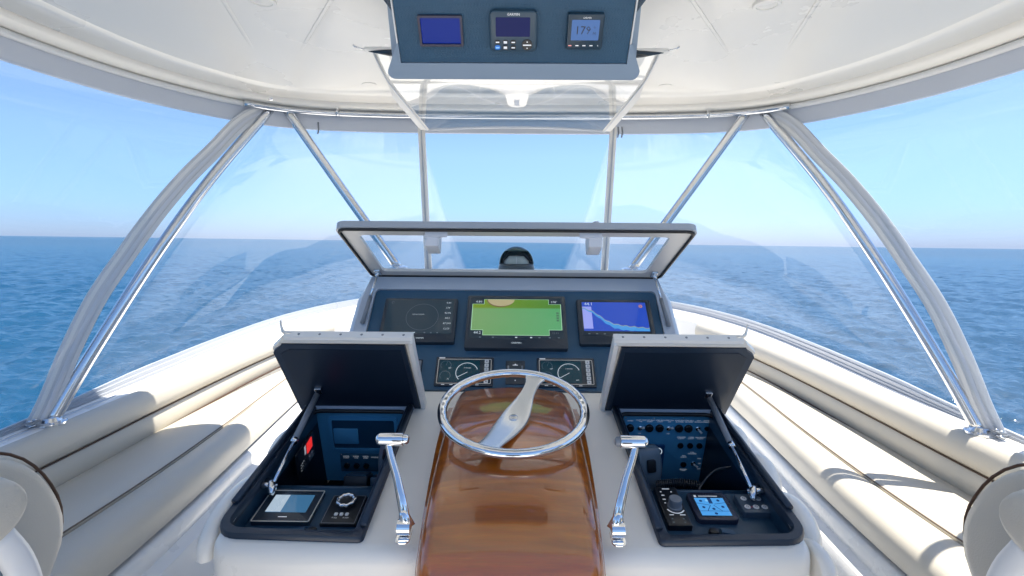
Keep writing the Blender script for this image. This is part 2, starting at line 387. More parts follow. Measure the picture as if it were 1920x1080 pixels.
def build_coaming():
    t = thing('coaming', 'white curved bulwark ledge running behind both benches and round the bow', 'bulwark', (0, 3, 0))
    global WORLD; WORLD = t.matrix_world.inverted()
    dip = lambda c: .70*np.clip((1.55-np.abs(c[:, 0]))/.8, 0, 1)**2*(c[:, 1] > 4.5)       # unseen bow part lowered so the raised panel can mirror the foredeck
    zz = lambda c, z: zrow(c, z-dip(c))
    rows = [zz(Bc, .60), zz(Bc*.999, .772), zz(off2(Bc, .012), .784), zz(off2(Bc, .03), .786)]
    rows += [zz(off2(S0, -.012), .787), zz(S0, .783)]
    v, f = loft(rows); obj('ledge', v, f, GEL, t, 40)
    rows = [zz(off2(S0, .016), .776), zz(off2(S0, .04), .74), zz(off2(S0, .06), .6), zrow(off2(S0, .06), .2), zrow(off2(S0, .1), -.3), zrow(off2(S0, -.2), -.3)]
    v, f = loft(rows); obj('outer_wall', v, f, GEL, t, 40)
    h = np.interp(S0[:, 1], [1.4, 2.5, 4], [.012, .07, .078])
    mb = MB()
    def band(z0, z1, d):
        r_ = [zz(off2(S0, d), .783+h*z0), zz(off2(S0, d-.002), .783+h*(z0+z1)/2+.002), zz(off2(S0, d-.004), .783+h*z1), zz(off2(S0, d+.006), .783+h*z1), zz(off2(S0, d+.012), .78+h*z0)]
        return loft(r_)
    v, f = band(0, .36, .002); obj('skirt_band', v, f, SKIRT, t, 30)
    v, f = band(.34, .7, .004); obj('skirt_band', v, f, SKIRT, t, 30)
    v, f = band(.68, 1.0, .006); obj('skirt_band', v, f, SKIRT, t, 30)
    v, f = tube(zz(off2(S0, -.006), .786), .007, 8); obj('welt', v, f, WPLAS, t, True)
    v, f = tube(zz(off2(Bc, .05), .786), .004, 6); obj('ledge_groove', v, f, GREYG, t, True)
build_coaming()
WORLD = None

# ------------------------------------------------------------------ benches
YS = [-.9, .4, 1.2, 1.9, 2.5, 3.1, 3.6, 4.1, 4.6]
def half(xs): return cr(list(zip(xs, YS)), 60)
KB = half([1.735, 1.74, 1.745, 1.75, 1.755, 1.74, 1.69, 1.60, 1.48])
KF = half([1.43, 1.435, 1.44, 1.44, 1.475, 1.53, 1.565, 1.54, 1.46])
KR = half([1.24, 1.245, 1.255, 1.29, 1.35, 1.41, 1.45, 1.46, 1.42])
BB = half([1.732, 1.737, 1.742, 1.758, 1.785, 1.803, 1.80, 1.765, 1.69])
def build_bench(s, label, lab2):
    t = thing('bench_seat', label, 'bench seat', (s*1.5, 2, 0), group='cream bench seats either side of the helm')
    global WORLD; WORLD = t.matrix_world.inverted()
    S = lambda rows: [[(s*x, y, z) for x, y, z in r] for r in rows]
    lerp = lambda a, b, k: a+(b-a)*k
    # seat pad
    rows = [zrow(KB+[.03, 0], .50), zrow(KB, .553), zrow(lerp(KB, KF, .06), .566)]+[zrow(lerp(KB, KF, k), .570+.008*math.sin(k*math.pi)) for k in (.25, .5, .75)]+[zrow(lerp(KB, KF, .95), .567), zrow(KF, .556), zrow(KF+[.004, 0], .50)]
    v, f = loft(S(rows)); obj('seat_pad', v, f, VINYL, t, 50)
    # front roll
    rows = []
    for k in range(13):
        a = k/12; q = lerp(KF, KR, 1)
        ang = rad(100-190*a)
        cx = lerp(KF, KR, .48); rx = .5
        rows.append(zrow(np.stack([cx[:, 0]-(KF[:, 0]-KR[:, 0])*.52*math.cos(rad(170-175*a+10-180))*1.0*(-1), cx[:, 1]], 1), .49+.075*math.sin(rad(170-175*a+10))))
    rows = []
    for k in range(21):
        th = rad(3+ (205-3)*k/20)        # from the seat crease over the top down to the base
        wv = (KF[:, 0]-KR[:, 0])/2
        xx = (KF[:, 0]+KR[:, 0])/2+wv*math.cos(th)*1.07; zz = .487+.079*(abs(math.sin(th))**(.30 if th < math.pi/2 else .75))*(1 if math.sin(th) >= 0 else -1)
        rows.append([(xx[i], KF[i, 1], zz) for i in range(len(xx))])
    v, f = loft(S(rows)); obj('front_roll', v, f, VINYL, t, True)
    v, f = tube([(s*(x+.003), y, .559) for x, y in KF], .003, 6); obj('seat_seam', v, f, SEAM, t, True)
    # backrest : lower strip and upper bolster with a brown welt between them
    rows = [zrow(BB+[-.028, 0], .545), zrow(BB+[-.040, 0], .565), zrow(BB+[-.043, 0], .60), zrow(BB+[-.041, 0], .64), zrow(BB+[-.030, 0], .660), zrow(BB+[.03, 0], .661)]
    v, f = loft(S(rows)); obj('lower_backrest', v, f, VINYL, t, 60)
    rows = [zrow(BB+[.03, 0], .664), zrow(BB+[-.032, 0], .666), zrow(BB+[-.052, 0], .684), zrow(BB+[-.056, 0], .715), zrow(BB+[-.051, 0], .752), zrow(BB+[-.036, 0], .778), zrow(BB+[-.012, 0], .788), zrow(BB+[.006, 0], .786), zrow(BB+[.012, 0], .76)]
    v, f = loft(S(rows)); obj('bolster', v, f, VINYL, t, 60)
    v, f = tube([(s*(x-.037), y, .663) for x, y in BB], .0032, 8); obj('piping', v, f, PIPING, t, True)
    v, f = tube([(s*(x-.040), y, .558) for x, y in BB], .0045, 8); obj('piping', v, f, PIPING, t, True)
    # moulded base
    rows = [zrow(KR+[.03, 0], .43), zrow(KR+[.0, 0], .424), zrow(KR+[-.012, 0], .41), zrow(KR+[-.015, 0], .36), zrow(KR+[-.06, 0], .345), zrow(KR+[-.075, 0], .32), zrow(KR+[-.085, 0], .12), zrow(KR+[-.04, 0], .09), zrow(KR+[-.04, 0], 0)]
    v, f = loft(S(rows)); obj('seat_base', v, f, GEL, t, 40)
    v, f = box(*sorted((s*1.2, s*1.46)), 4.57, 4.6, .1, .55); obj('end_panel', v, f, GEL, t)
build_bench(-1, 'cream bench on the left side, its aft half in shade beside the chair', '')
WORLD = None
build_bench(1, 'cream bench on the right side, mostly sunlit beside the bumps of the console', '')
WORLD = None

# ------------------------------------------------------------------ hardtop
HT = U([(1.70, .55), (1.705, .7), (1.70, .9), (1.685, 1.5), (1.66, 1.85), (1.60, 2.12), (1.49, 2.36), (1.34, 2.58), (1.15, 2.71), (.85, 2.775), (.4, 2.80), (0, 2.805)], 130)  # roof ends early, out of view, to let more fill light in
for _ in range(10):
    HT[1:-1] = HT[1:-1]*.5+(HT[:-2]+HT[2:])*.25
def build_hardtop():
    t = thing('hardtop', 'white hardtop roof with curved edge over the helm', 'hardtop roof', (0, 1, 2.2))
    global WORLD; WORLD = t.matrix_world.inverted()
    I = lambda d: off2(HT, -d)
    rows = [zrow(I(.235), 2.222), zrow(I(.222), 2.213), zrow(I(.205), 2.210), zrow(I(.19), 2.213), zrow(I(.10), 2.205), zrow(I(.088), 2.222)]
    v, f = loft(rows); obj('ceiling_border', v, f, CEIL, t, True)
    inn = I(.235); n = len(inn); h = n//2
    rows = []
    for k in range(25):
        u = k/24; rows.append([(inn[i, 0]*(1-2*u), inn[i, 1], 2.222+.035*(1-(1-2*u)**2)*min(1, abs(inn[i, 0])/1.2)) for i in range(h+1)])
    v, f = loft(rows); obj('ceiling_panel', v, f, CEIL, t, True)
    rows = [zrow(I(.092), 2.24), zrow(I(.075), 2.238), zrow(I(.066), 2.226)]
    v, f = loft(rows); obj('groove', v, f, GREYP, t, True)
    rows = [zrow(I(.070), 2.23), zrow(I(.064), 2.205), zrow(I(.052), 2.192), zrow(I(.034), 2.184), zrow(I(.012), 2.18), zrow(I(.0), 2.18)]
    v, f = loft(rows); obj('edge_roll', v, f, CONS, t, True)
    rows = [zrow(I(-.002), 2.20), zrow(I(-.002), 2.082), zrow(I(-.006), 2.078), zrow(I(-.012), 2.082), zrow(I(-.016), 2.2)]
    v, f = loft(rows); obj('fascia', v, f, FASC, t, 40)
    # bead : white track round the sides, steel tube across the front
    sel = [i for i in range(len(HT)) if abs(HT[i, 0]) < 1.36]
    p = [(HT[i, 0]*.985, HT[i, 1]-.022, 2.163) for i in sel]; v, f = tube(p, .015, 12); obj('front_tube', v, f, STEEL, t, True)
    for a, b in ((0, sel[0]+2), (sel[-1]-1, len(HT))):
        q = I(.010)[a:b]; v, f = tube(zrow(q, 2.166), .013, 10); obj('edge_track', v, f, WPLAS, t, True)
    for x, y in ((-.93, 2.745), (.98, 2.74)):
        v, f = tube([(x, y-.028, 2.163), (x+.012, y-.028, 2.163)], .019, 12); o = obj('tube_clip', v, f, STEEL, t, True)
        v, f = box(x+.001, x+.011, y-.03, y-.02, 2.163, 2.215); obj('tube_clip', v, f, STEEL, t)
    for x, y in ((-1.225, 2.615), (1.24, 2.64)):
        v, f = lathe([(.0, 2.19), (.02, 2.192), (.026, 2.2), (.026, 2.215), (0, 2.215)], 16, x, y); obj('pad_eye', v, f, STEEL, t, True)
    # roof shell
    o = off2(HT, .022); rows = [zrow(I(-.017), 2.10), zrow(o, 2.11), zrow(o, 2.16), zrow(off2(HT, .0), 2.22), zrow(I(.12), 2.29)]
    v, f = loft(rows); obj('roof_edge', v, f, GEL, t, True)
    ii = I(.12); rows = []
    for k in range(13):
        u = k/12; rows.append([(ii[i, 0]*(1-2*u), ii[i, 1], 2.29+.03*(1-(1-2*u)**2)) for i in range(h+1)])
    v, f = loft(rows); obj('roof_skin', v, f, GEL, t, True)
    v, f = box(-1.58, 1.58, .53, .55, 2.2, 2.3); obj('cut_edge', v, f, GEL, t)  # end face where the unseen roof is cut short for light
    # moulded ridges
    for a, b in (((-.70, .9), (-1.128, 2.44)), ((-.50, 1.55), (-1.075, 2.43)), ((.40, 1.45), (1.075, 2.44)), ((.80, 1.2), (1.145, 2.44))):
        p = [(a[0]+(b[0]-a[0])*k/10, a[1]+(b[1]-a[1])*k/10) for k in range(11)]
        z = lambda x: 2.2215+.035*(1-(x/1.42)**2)
        v, f = tube([(x, y, z(x)) for x, y in p], .007, 8, .0009); obj('ceiling_ridge', v, f, CEIL, t, True)
    zc = lambda x, y: 2.219+.035*(1-(x/1.43)**2)
    for x, y in ((-.79, 1.66), (.78, 1.67)):
        z = zc(x, y)-.002; v, f = lathe([(.0, z-.0005), (.029, z-.0005), (.031, z-.0035), (.039, z-.003), (.042, z+.001), (.042, z+.02), (0, z+.02)], 36, x, y); obj('speaker_ring', v, f, CEIL, t, 40)
    for x, y in ((-.695, 2.50), (.705, 2.50)):
        z = 2.240; v, f = lathe([(.0, z-.0005), (.028, z-.0005), (.030, z-.003), (.036, z-.003), (.038, z+.001), (.038, z+.02), (0, z+.02)], 24, x, y); obj('ceiling_light', v, f, CEIL, t, True)
build_hardtop()
WORLD = None

# ------------------------------------------------------------------ pipes, posts, clear enclosure
def smooth_path(pts, n=40): return [tuple(p) for p in cr(pts, n)]
def build_enclosure():
    L = [(-1.262, 2.645, 2.16), (-1.338, 2.539, 2.067), (-1.413, 2.435, 1.919), (-1.480, 2.343, 1.791), (-1.543, 2.256, 1.654), (-1.596, 2.183, 1.524), (-1.626, 2.141, 1.443), (-1.692, 2.050, 1.262), (-1.746, 1.975, 1.066), (-1.786, 1.921, .895), (-1.815, 1.881, .786)]
    pipe = [(-1.246, 2.664, 2.168), (-1.418, 2.428, 1.800), (-1.563, 2.228, 1.441), (-1.704, 2.033, 1.048), (-1.79, 1.915, .787)]
    for s, nm, nm2, nm3 in ((-1, 'slanting steel pipe with its foot on the left ledge, inboard of the zip band', 'steel pipe slanting down behind the left end of the instrument cover', 'pale curved zip band of the clear curtain on the left side'),
                 (1, 'slanting steel pipe with its foot on the right ledge, inboard of the zip band', 'steel pipe slanting down behind the right end of the instrument cover', 'pale curved zip band of the clear curtain on the right side')):
        m = lambda p: [(-s*x, y, z) for x, y, z in p]
        t = thing('support_pipe', nm, 'support pipe', m([pipe[-1]])[0], group='steel pipes holding up the hardtop')
        inv = t.matrix_world.inverted(); loc = lambda p: [inv @ Vector(q) for q in p]
        v, f = tube(loc(smooth_path(m(pipe), 40)), .0235, 16); obj('pipe', v, f, STEEL, t, True)
        v, f = lathe([(.0, 0), (.052, 0), (.052, .007), (.036, .012), (.028, .026), (0, .026)], 24); obj('foot_plate', v, f, STEEL, t, 40)
        for k in range(4):
            a = rad(45+90*k); v, f = lathe([(.006, .006), (.006, .012), (.0, .0135)], 10, .042*math.cos(a), .042*math.sin(a)); obj('screw', v, f, STEEL, t, True)
        p2 = m([(-1.17, 2.68, 2.163), (-.91, 2.68, 1.788), (-.607, 2.68, 1.36)])
        t = thing('support_pipe', nm2, 'support pipe', p2[-1], group='steel pipes holding up the hardtop')
        inv = t.matrix_world.inverted()
        v, f = tube([inv @ Vector(q) for q in smooth_path(p2, 24)], .0235, 16); obj('pipe', v, f, STEEL, t, True)
        v, f = lathe([(.0, 0), (.05, 0), (.05, .007), (.03, .014), (0, .014)], 24); obj('foot_plate', v, f, STEEL, t, 40)
        # zip band of the curtain
        pts = smooth_path(m(L), 60)
        t = thing('zip_band', nm3, 'curtain band', pts[-1]); inv = t.matrix_world.inverted()
        d = Vector((-.58*(-s), -.8, 0)).normalized()
        nrm = Vector((d.y, -d.x, 0)); nrm = nrm if nrm.x*s > 0 else -nrm   # outboard
        def strip(o0, o1, th, off):
            rows = [[], [], [], []]
            for i, q in enumerate(pts):
                q = Vector(q); tg = (Vector(pts[min(i+1, 59)])-Vector(pts[max(i-1, 0)])).normalized(); sd_ = tg.cross(nrm).normalized()
                for r_, (a, b) in zip(rows, ((o0, off), (o0, off+th), (o1, off+th), (o1, off))): r_.append(inv @ (q+sd_*a-nrm*b))
            return loft(rows, False, True)
        v, f = strip(-.036, .036, .004, 0); obj('binding', v, f, BAND, t, 40)
        v, f = strip(-.026, -.012, .004, .0041); obj('zip', v, f, WPLAS, t, 40)
        v, f = strip(-.002, .009, .003, .0041); obj('binding_fold', v, f, FASC, t, 40)
        v, f = strip(.018, .033, .004, .0041); obj('binding_fold', v, f, BAND, t, 40)
        # strap and buckle at the foot
        q = Vector(pts[-3]); sx = -s
        t = thing('strap_buckle', 'small steel buckle and strap at the foot of the %s zip band' % ('left' if s < 0 else 'right'), 'buckle', (s*1.80, 1.865, .80))
        mb = MB(); mb.add(*tube([(.0, .0, .0), (s*.02, -.01, -.008), (s*.04, .0, .0), (s*.045, .03, .02), (s*.02, .045, .035)], .005, 8)); mb.build('hook', STEEL, t, True)
        v, f = box(-.012, .012, -.03, .01, .012, .017); obj('buckle_plate', v, f, GREYP, t)
        for k in (0, 1):
            v, f = lathe([(.007, 0.017), (.007, .022), (0, .024)], 10, 0, -.02+.02*k); obj('snap', v, f, STEEL, t, True)
    # posts
    for s in (-1, 1):
        x1 = -.487 if s < 0 else .503; x0 = -.455 if s < 0 else .473
        t = thing('curtain_post', 'flat white upright at the %s edge of the open centre window' % ('left' if s < 0 else 'right'), 'post', (x0, 2.70, 1.35), group='white uprights of the front curtain')
        inv = t.matrix_world.inverted()
        p = [inv @ Vector((x0+(x1-x0)*k/8, 2.70, 1.35+.745*k/8)) for k in range(9)]
        v, f = tube(p, .019, 12, .010, up=(0, 1, 0)); obj('upright', v, f, VINYL2, t, True)
        v, f = tube([q+Vector((0, -.0105, 0)) for q in p], .004, 8, .0025, up=(0, 1, 0)); obj('zip', v, f, SKIRT, t, True)
    t = thing('zip_band', 'straight pale curtain seam at the far right edge, under the roof', 'curtain band', (1.745, 1.755, .79))
    v, f = tube([(.055-.1*k/10+.012*math.sin(k*.31), -.02, 1.295*k/10) for k in range(11)], .022, 10, .006, up=(1, 0, 0)); obj('binding', v, f, BAND, t, True)
    # clear panels, ruled between roof edge and bulwark
    top = off2(HT, -.006); nT = len(top); hT = nT//2
    def panel(Tc, Sc, name, label, side):
        rows = [];
        for k in range(9):
            u = k/8; bul = .05*math.sin(u*math.pi)
            rows.append([((1-u)*a[0]+u*b[0]*1.0+bul*(1 if a[0] > 0 else -1)*.6, (1-u)*a[1]+u*b[1], (1-u)*a[2]+u*b[2]) for a, b in zip(Tc, Sc)])
        v, f = loft(rows); o = obj(name, v, f, CLEAR, None, True); so = o.modifiers.new('thickness', 'SOLIDIFY'); so.thickness = .0015
        tag(o, label, 'clear curtain', 'clear vinyl curtains around the helm')
        return o
    for s, a in ((-1, 'left'), (1, 'right')):
        seam = [(-s*x, y, z) for x, y, z in smooth_path(L, 9)]
        # side panel, seam to aft
        Tq = cr([(1.69, -.9), (1.705, 0), (1.70, .9), (1.68, 1.5), (1.65, 1.86), (1.58, 2.12), (1.47, 2.36), (1.27, 2.64)], 26)
        Sq = cr([(1.81, -.9), (1.82, .3), (1.825, 1.0), (1.82, 1.6), (1.82, 1.86)], 26)
        panel([(s*x, y, 2.085) for x, y in Tq], [(s*x, y, .79) for x, y in Sq], 'clear_panel', 'clear curtain beside the %s chair, aft of the zip band' % a, s)
        Tq = cr([(1.27, 2.655), (1.1, 2.72), (.8, 2.775), (.51, 2.79)], 26)
        Sq = cr([(1.84, 1.9), (1.87, 2.5), (1.94, 3.25), (1.985, 4.0), (1.96, 4.6), (1.83, 5.35), (1.5, 6.05), (.9, 6.55), (.5, 6.68)], 26)
        panel([(s*x, y, 2.085) for x, y in Tq], [(s*x, y, .80+.05*min(1, max(0, (y-1.9)))) for x, y in Sq], 'clear_panel', 'large clear curtain between the %s zip band and the open centre window' % a, s)
    # raised centre panel
    t = thing('raised_clear_panel', 'clear centre window folded up under the ceiling, mirroring the bow', 'clear curtain', (0, 2.69, 2.072))
    W = lambda k: .452+.028*(1-k); Y = lambda k: -.92*(1-k); 
    def Z(k, u): return .028*(1-k)+.046*max(0, (.22-k)/.22)**1.5+.016*(1-u*u)*k**6
    rows = []
    for i in range(25):
        k = i/24; rows.append([((-1+2*j/16)*W(k), Y(k), Z(k, -1+2*j/16)) for j in range(17)])
    v, f = loft(rows); o = obj('clear_sheet', v, f, CLEAR2, t, True)
    for s in (-1, 1):
        rows = [[], [], [], []]
        for i in range(25):
            k = i/24; x = s*W(k)
            wd = .006+.030*min(1, max(0, (k-.22)/.2))
            for r_, (dx, dz) in zip(rows, ((-.008, -.0015), (-.008, .0015), (wd, .0015), (wd, -.0015))): r_.append((x+s*dx, Y(k), Z(k, 1)+dz))
        v, f = loft(rows, False, True); obj('edge_binding', v, f, VINYL2, t, 40)
        v, f = tube([(s*(W(k/12)+.001), Y(k/12), Z(k/12, 1)-.005) for k in range(13)], .003, 6, .0015); obj('edge_zip', v, f, BAND, t, True)
    v, f = tube([((-1+2*j/16)*W(1), 0, Z(1, -1+2*j/16)-.001) for j in range(17)], .006, 8, .004); obj('front_hem', v, f, FASC, t, True)
    v, f = box(-.5, .5, -.945, -.915, .058, .066); obj('aft_hem', v, f, VINYL2, t)
    for s in (-1, 1):
        v, f = tube([(s*.49, -.93, .062), (s*.51, -.94, .062), (s*.528, -.942, .066), (s*.536, -.945, .072)], .003, 8); obj('hanging_hook', v, f, STEEL, t, True)
        v, f = tube([(s*.49, -.925, .060), (s*.42, -.932, .054), (s*.33, -.938, .050)], [.003, .013, .018], 8, [.003, .013, .020]); obj('rolled_flap', v, f, BEZ, t, True)
    for x in (.545, .56):
        pass
    t = thing('zip_pull', 'pair of short zip pulls hanging from the right end of the front valance', 'zip pull', (.53, 2.72, 2.08))
    for x in (0, .02):
        v, f = tube([(x, 0, .02), (x+.003, -.004, -.01), (x-.002, -.004, -.035)], .004, 8); obj('pull', v, f, GREYP, t, True)
    t = thing('zip_pull', 'single zip pull hanging under the left part of the front valance', 'zip pull', (-1.02, 2.70, 2.08))
    v, f = tube([(0, 0, .03), (.003, -.004, -.01), (-.002, -.004, -.03)], .004, 8); obj('pull', v, f, GREYP, t, True)
build_enclosure()

# ------------------------------------------------------------------ helm console
CA = Vector((0, .592, .116)).normalized()            # up-slope of the console top
CO = Vector((0, 1.095, .822))
def con(u, v, n=0):
    return CO+Vector((1, 0, 0))*u+CA*v+Vector((1, 0, 0)).cross(CA)*n
DA = Vector((0, .317, .324)).normalized(); DO = Vector((0, 1.826, .975))   # dash board plane
def dsh(u, v, n=0): return DO+Vector((1, 0, 0))*u+DA*v+Vector((1, 0, 0)).cross(DA)*n
def build_console():
    t = thing('helm_console', 'ivory moulded helm console carrying wheel, screens and two lidded boxes', 'helm console', (0, 1.4, 0))
    inv = t.matrix_world.inverted()
    # top with two box openings
    out = []
    def corner(cx, cy, r, a0, a1, n=8): return [(cx+r*math.cos(rad(a0+(a1-a0)*k/n)), cy+r*math.sin(rad(a0+(a1-a0)*k/n))) for k in range(n+1)]
    out += corner(-.685+.07, -.03+.07, .07, 180, 270)+corner(.685-.07, -.03+.07, .07, 270, 360)+[(.705, .3), (.715, .745), (-.715, .745), (-.705, .3)]
    ins = [tuple(p) for p in off2(out, -.028, True)]
    holes = []
    for s in (-1, 1):
        h = [(s*x, y) for x, y in rrect(.318, .565, .03, 5, .508, .297)]; holes.append(h)
    bm = bmesh.new(); es = []
    for lp in [ins]+holes:
        vv = [bm.verts.new(inv @ con(x, y)) for x, y in lp]
        for i in range(len(vv)): es.append(bm.edges.new((vv[i], vv[(i+1) % len(vv)])))
    bmesh.ops.triangle_fill(bm, use_beauty=True, use_dissolve=False, edges=es); bmesh.ops.recalc_face_normals(bm, faces=bm.faces)
    me = bpy.data.meshes.new('console_top'); bm.to_mesh(me); bm.free(); link('console_top', me, CONS, t, False)
    def wrow(d, drop): return [inv @ (con(x, y)-Vector((0, 0, drop))) for x, y in off2(out, d, True)]
    rows = [wrow(-.028, 0), wrow(-.017, .002), wrow(-.008, .008), wrow(-.002, .018), wrow(0, .032), wrow(.0, .10), wrow(.004, .16), wrow(.0, .22), wrow(-.02, .5), wrow(-.03, .80)]
    v, f = loft(rows, True); obj('console_body', v, f, CONS, t, 50)
    # raised shoulders under the boxes' outer edge and moulded bumps on the right flank
    def bump(c, r, nm='molded_bump'):
        v = []; f = []
        n, k = 20, 10; rows = []
        for i in range(k+1):
            a = math.pi/2*i/k; row = []
            for j in range(n):
                q = Vector(c)+Vector((r[0]*math.cos(a)*math.cos(2*math.pi*j/n), r[1]*math.cos(a)*math.sin(2*math.pi*j/n), r[2]*math.sin(a)))
                q.x = math.copysign(max(abs(q.x), .690), q.x); row.append(inv @ q)
            rows.append(row)
        v, f = loft(rows, True); obj(nm, v, f, CONS, t, True)
    for c, r in (((.70, 1.60, .84), (.060, .07, .085)), ((.71, 1.44, .80), (.065, .085, .095)), ((.71, 1.26, .765), (.062, .11, .095)), ((.70, 1.14, .74), (.05, .08, .07))): bump(c, r)
    for c, r in (((-.705, 1.30, .765), (.06, .20, .10)), ((-.70, 1.55, .83), (.05, .12, .08))): bump(c, r)
    # upright housing round the instrument panel
    inner = [(-.573, .262), (-.566, .40)]
    pan = [(-.585, -.06), (-.5805, .40)]+[(-.5605+.02*math.cos(rad(180-90*k/6)), .433+.02*math.sin(rad(180-90*k/6))) for k in range(7)]+[(.5705-.02*math.cos(rad(180-90*k/6))*1, .433+.02*math.sin(rad(180-90*k/6))) for k in range(6, -1, -1)]+[(.5905, .40), (.595, -.06)]
    edge = [(-.640, -.06), (-.630, .38)]+[(-.630+.02*k/6, .40+.117*k/6) for k in range(7)]+[(.612+.02*k/6, .517-.117*k/6) for k in range(7)]+[(.632, .38), (.642, -.06)]
    A = [inv @ dsh(x, y, -.03) for x, y in pan]; Bq = [inv @ dsh(x, y, .004) for x, y in pan]; Cq = [inv @ dsh(x, y, .006) for x, y in edge]
    v, f = loft([A, Bq, Cq]); obj('panel_surround', v, f, GREYG, t, 30)
    sh = [Cq]
    for d, fw, dz in ((.008, .010, -.002), (.020, .03, -.004), (.032, .08, -.004), (.045, .2, -.004), (.05, .45, -.02), (.05, .62, -.05)):
        row = []
        for i, (x, y) in enumerate(edge):
            s = -1 if i < len(edge)/2 else 1; top = .15 < (i-2)/(len(edge)-4) < .85 and 2 <= i < len(edge)-2 and y > .39
            p = dsh(x, y, .006)
            kx = s*d*(1 if y < .39 else max(0, 1-(y-.39)/.13)); p = p+Vector((kx, fw*(1 if y > .39 else .9), 0))
            row.append(inv @ p)
        sh.append(row)
    v, f = loft(sh); obj('housing_shoulder', v, f, GREYG, t, 40)
    # dash top, crowned
    rows = []
    for k in range(13):
        u = k/12; y = 2.195+u*.75
        rows.append([inv @ Vector(((-1+2*j/24)*(.625+.03*u), y, 1.352+(.030*math.sin(min(1, u*1.5)*math.pi*.75)-.02*u)*(1-(-1+2*j/24)**2)-.05*max(0, u-.7)-.002)) for j in range(25)])
    v, f = loft(rows); obj('dash_top', v, f, GEL, t, True)
    v, f = box(-.66, .66, 1.53, 1.55, .3, 1.325); obj('dash_front', v, f, GEL, t)
    for s in (-1, 1):
        v, f = box(*sorted((s*.655, s*.69)), .5, 1.54, .1, 1.0); obj('housing_side', v, f, GREYG, t)
    # flat navy instrument board
    bd = [(-.58, -.012), (-.579, .40)]+[(-.5595+.02*math.cos(rad(180-90*k/6)), .432+.02*math.sin(rad(180-90*k/6))) for k in range(7)]+[(.5695-.02*math.cos(rad(180-90*k/6)), .432+.02*math.sin(rad(180-90*k/6))) for k in range(6, -1, -1)]+[(.589, .40), (.59, -.012)]
    o = thing('instrument_board', 'dark navy board holding three screens and two engine gauges', 'instrument panel', DO, (1, 0, 0), DA)
    v, f = poly_plate(bd, -.02, -.004); obj('board', v, f, NAVY, o)
    # end walls of the recess
    return t
console = build_console()

# ------------------------------------------------------------------ displays on the board
def arc(cx, cy, r0, r1, a0, a1, z, n=20):
    rows = [[(cx+r*math.cos(rad(a0+(a1-a0)*k/n)), cy+r*math.sin(rad(a0+(a1-a0)*k/n)), z) for k in range(n+1)] for r in (r0, r1)]
    return loft(rows)
def flat(x0, x1, y0, y1, z): return [(x0, y0, z), (x1, y0, z), (x1, y1, z), (x0, y1, z)], [[0, 1, 2, 3]]
def line(p, q, wd, z):
    d = Vector((q[0]-p[0], q[1]-p[1])); d.normalize(); n = Vector((-d.y, d.x))*wd/2
    return [(p[0]+n.x, p[1]+n.y, z), (p[0]-n.x, p[1]-n.y, z), (q[0]-n.x, q[1]-n.y, z), (q[0]+n.x, q[1]+n.y, z)], [[0, 1, 2, 3]]
PALE = screen('pale_screen_text', (196, 214, 228), .3, 1.0)
DIM = screen('dim_screen_line', (84, 104, 122), .3, .9)
def dash_thing(name, label, cat, cx, cy, group=None): return thing(name, label, cat, dsh(cx, cy, -.004), (1, 0, 0), DA, group)

# left : radar page
t = dash_thing('navigation_display', 'wide dark radar screen at the left of the navy board', 'display', -.378, .288, 'navigation screens on the navy board')
v, f = plate(.298, .214, .008, 0, .020, .004); obj('housing', v, f, BEZ, t, 40)
v, f = plate(.268, .166, .003, .0201, .0206, .0003, 0, .014); s_ = obj('screen', v, f, mat('radar_screen', (.012, .02, .028), .07, var=.1, emit=lin(40, 62, 78), estr=.45*SCR), t)
mb = MB(); mb.add(*arc(.012, .012, .0635, .0645, -180, 180, .0210, 48)); mb.build('range_ring', DIM, s_)
text('GARMIN', .0085, PALE, t, .014, -.089, .0206, 'maker_name')
text('RADAR STANDBY', .006, PALE, s_, -.004, .024, .0211, 'status_text')
for k, q in enumerate(('4.80', '178°', '82.86', '44.2', '87.203', '12:53')):
    text(q, .0115, PALE, s_, .113, .083-.0255*k, .0211, 'reading')
for k, x in enumerate((-.01, .03, .055, .08)):
    v, f = flat(x-.003, x+.003, -.066, -.061, .0211); obj('menu_icon', v, f, DIM if k else PALE, s_)
v, f = arc(-.115, .083, .004, .0055, 0, 300, .0211, 14); obj('menu_icon', v, f, DIM, s_)

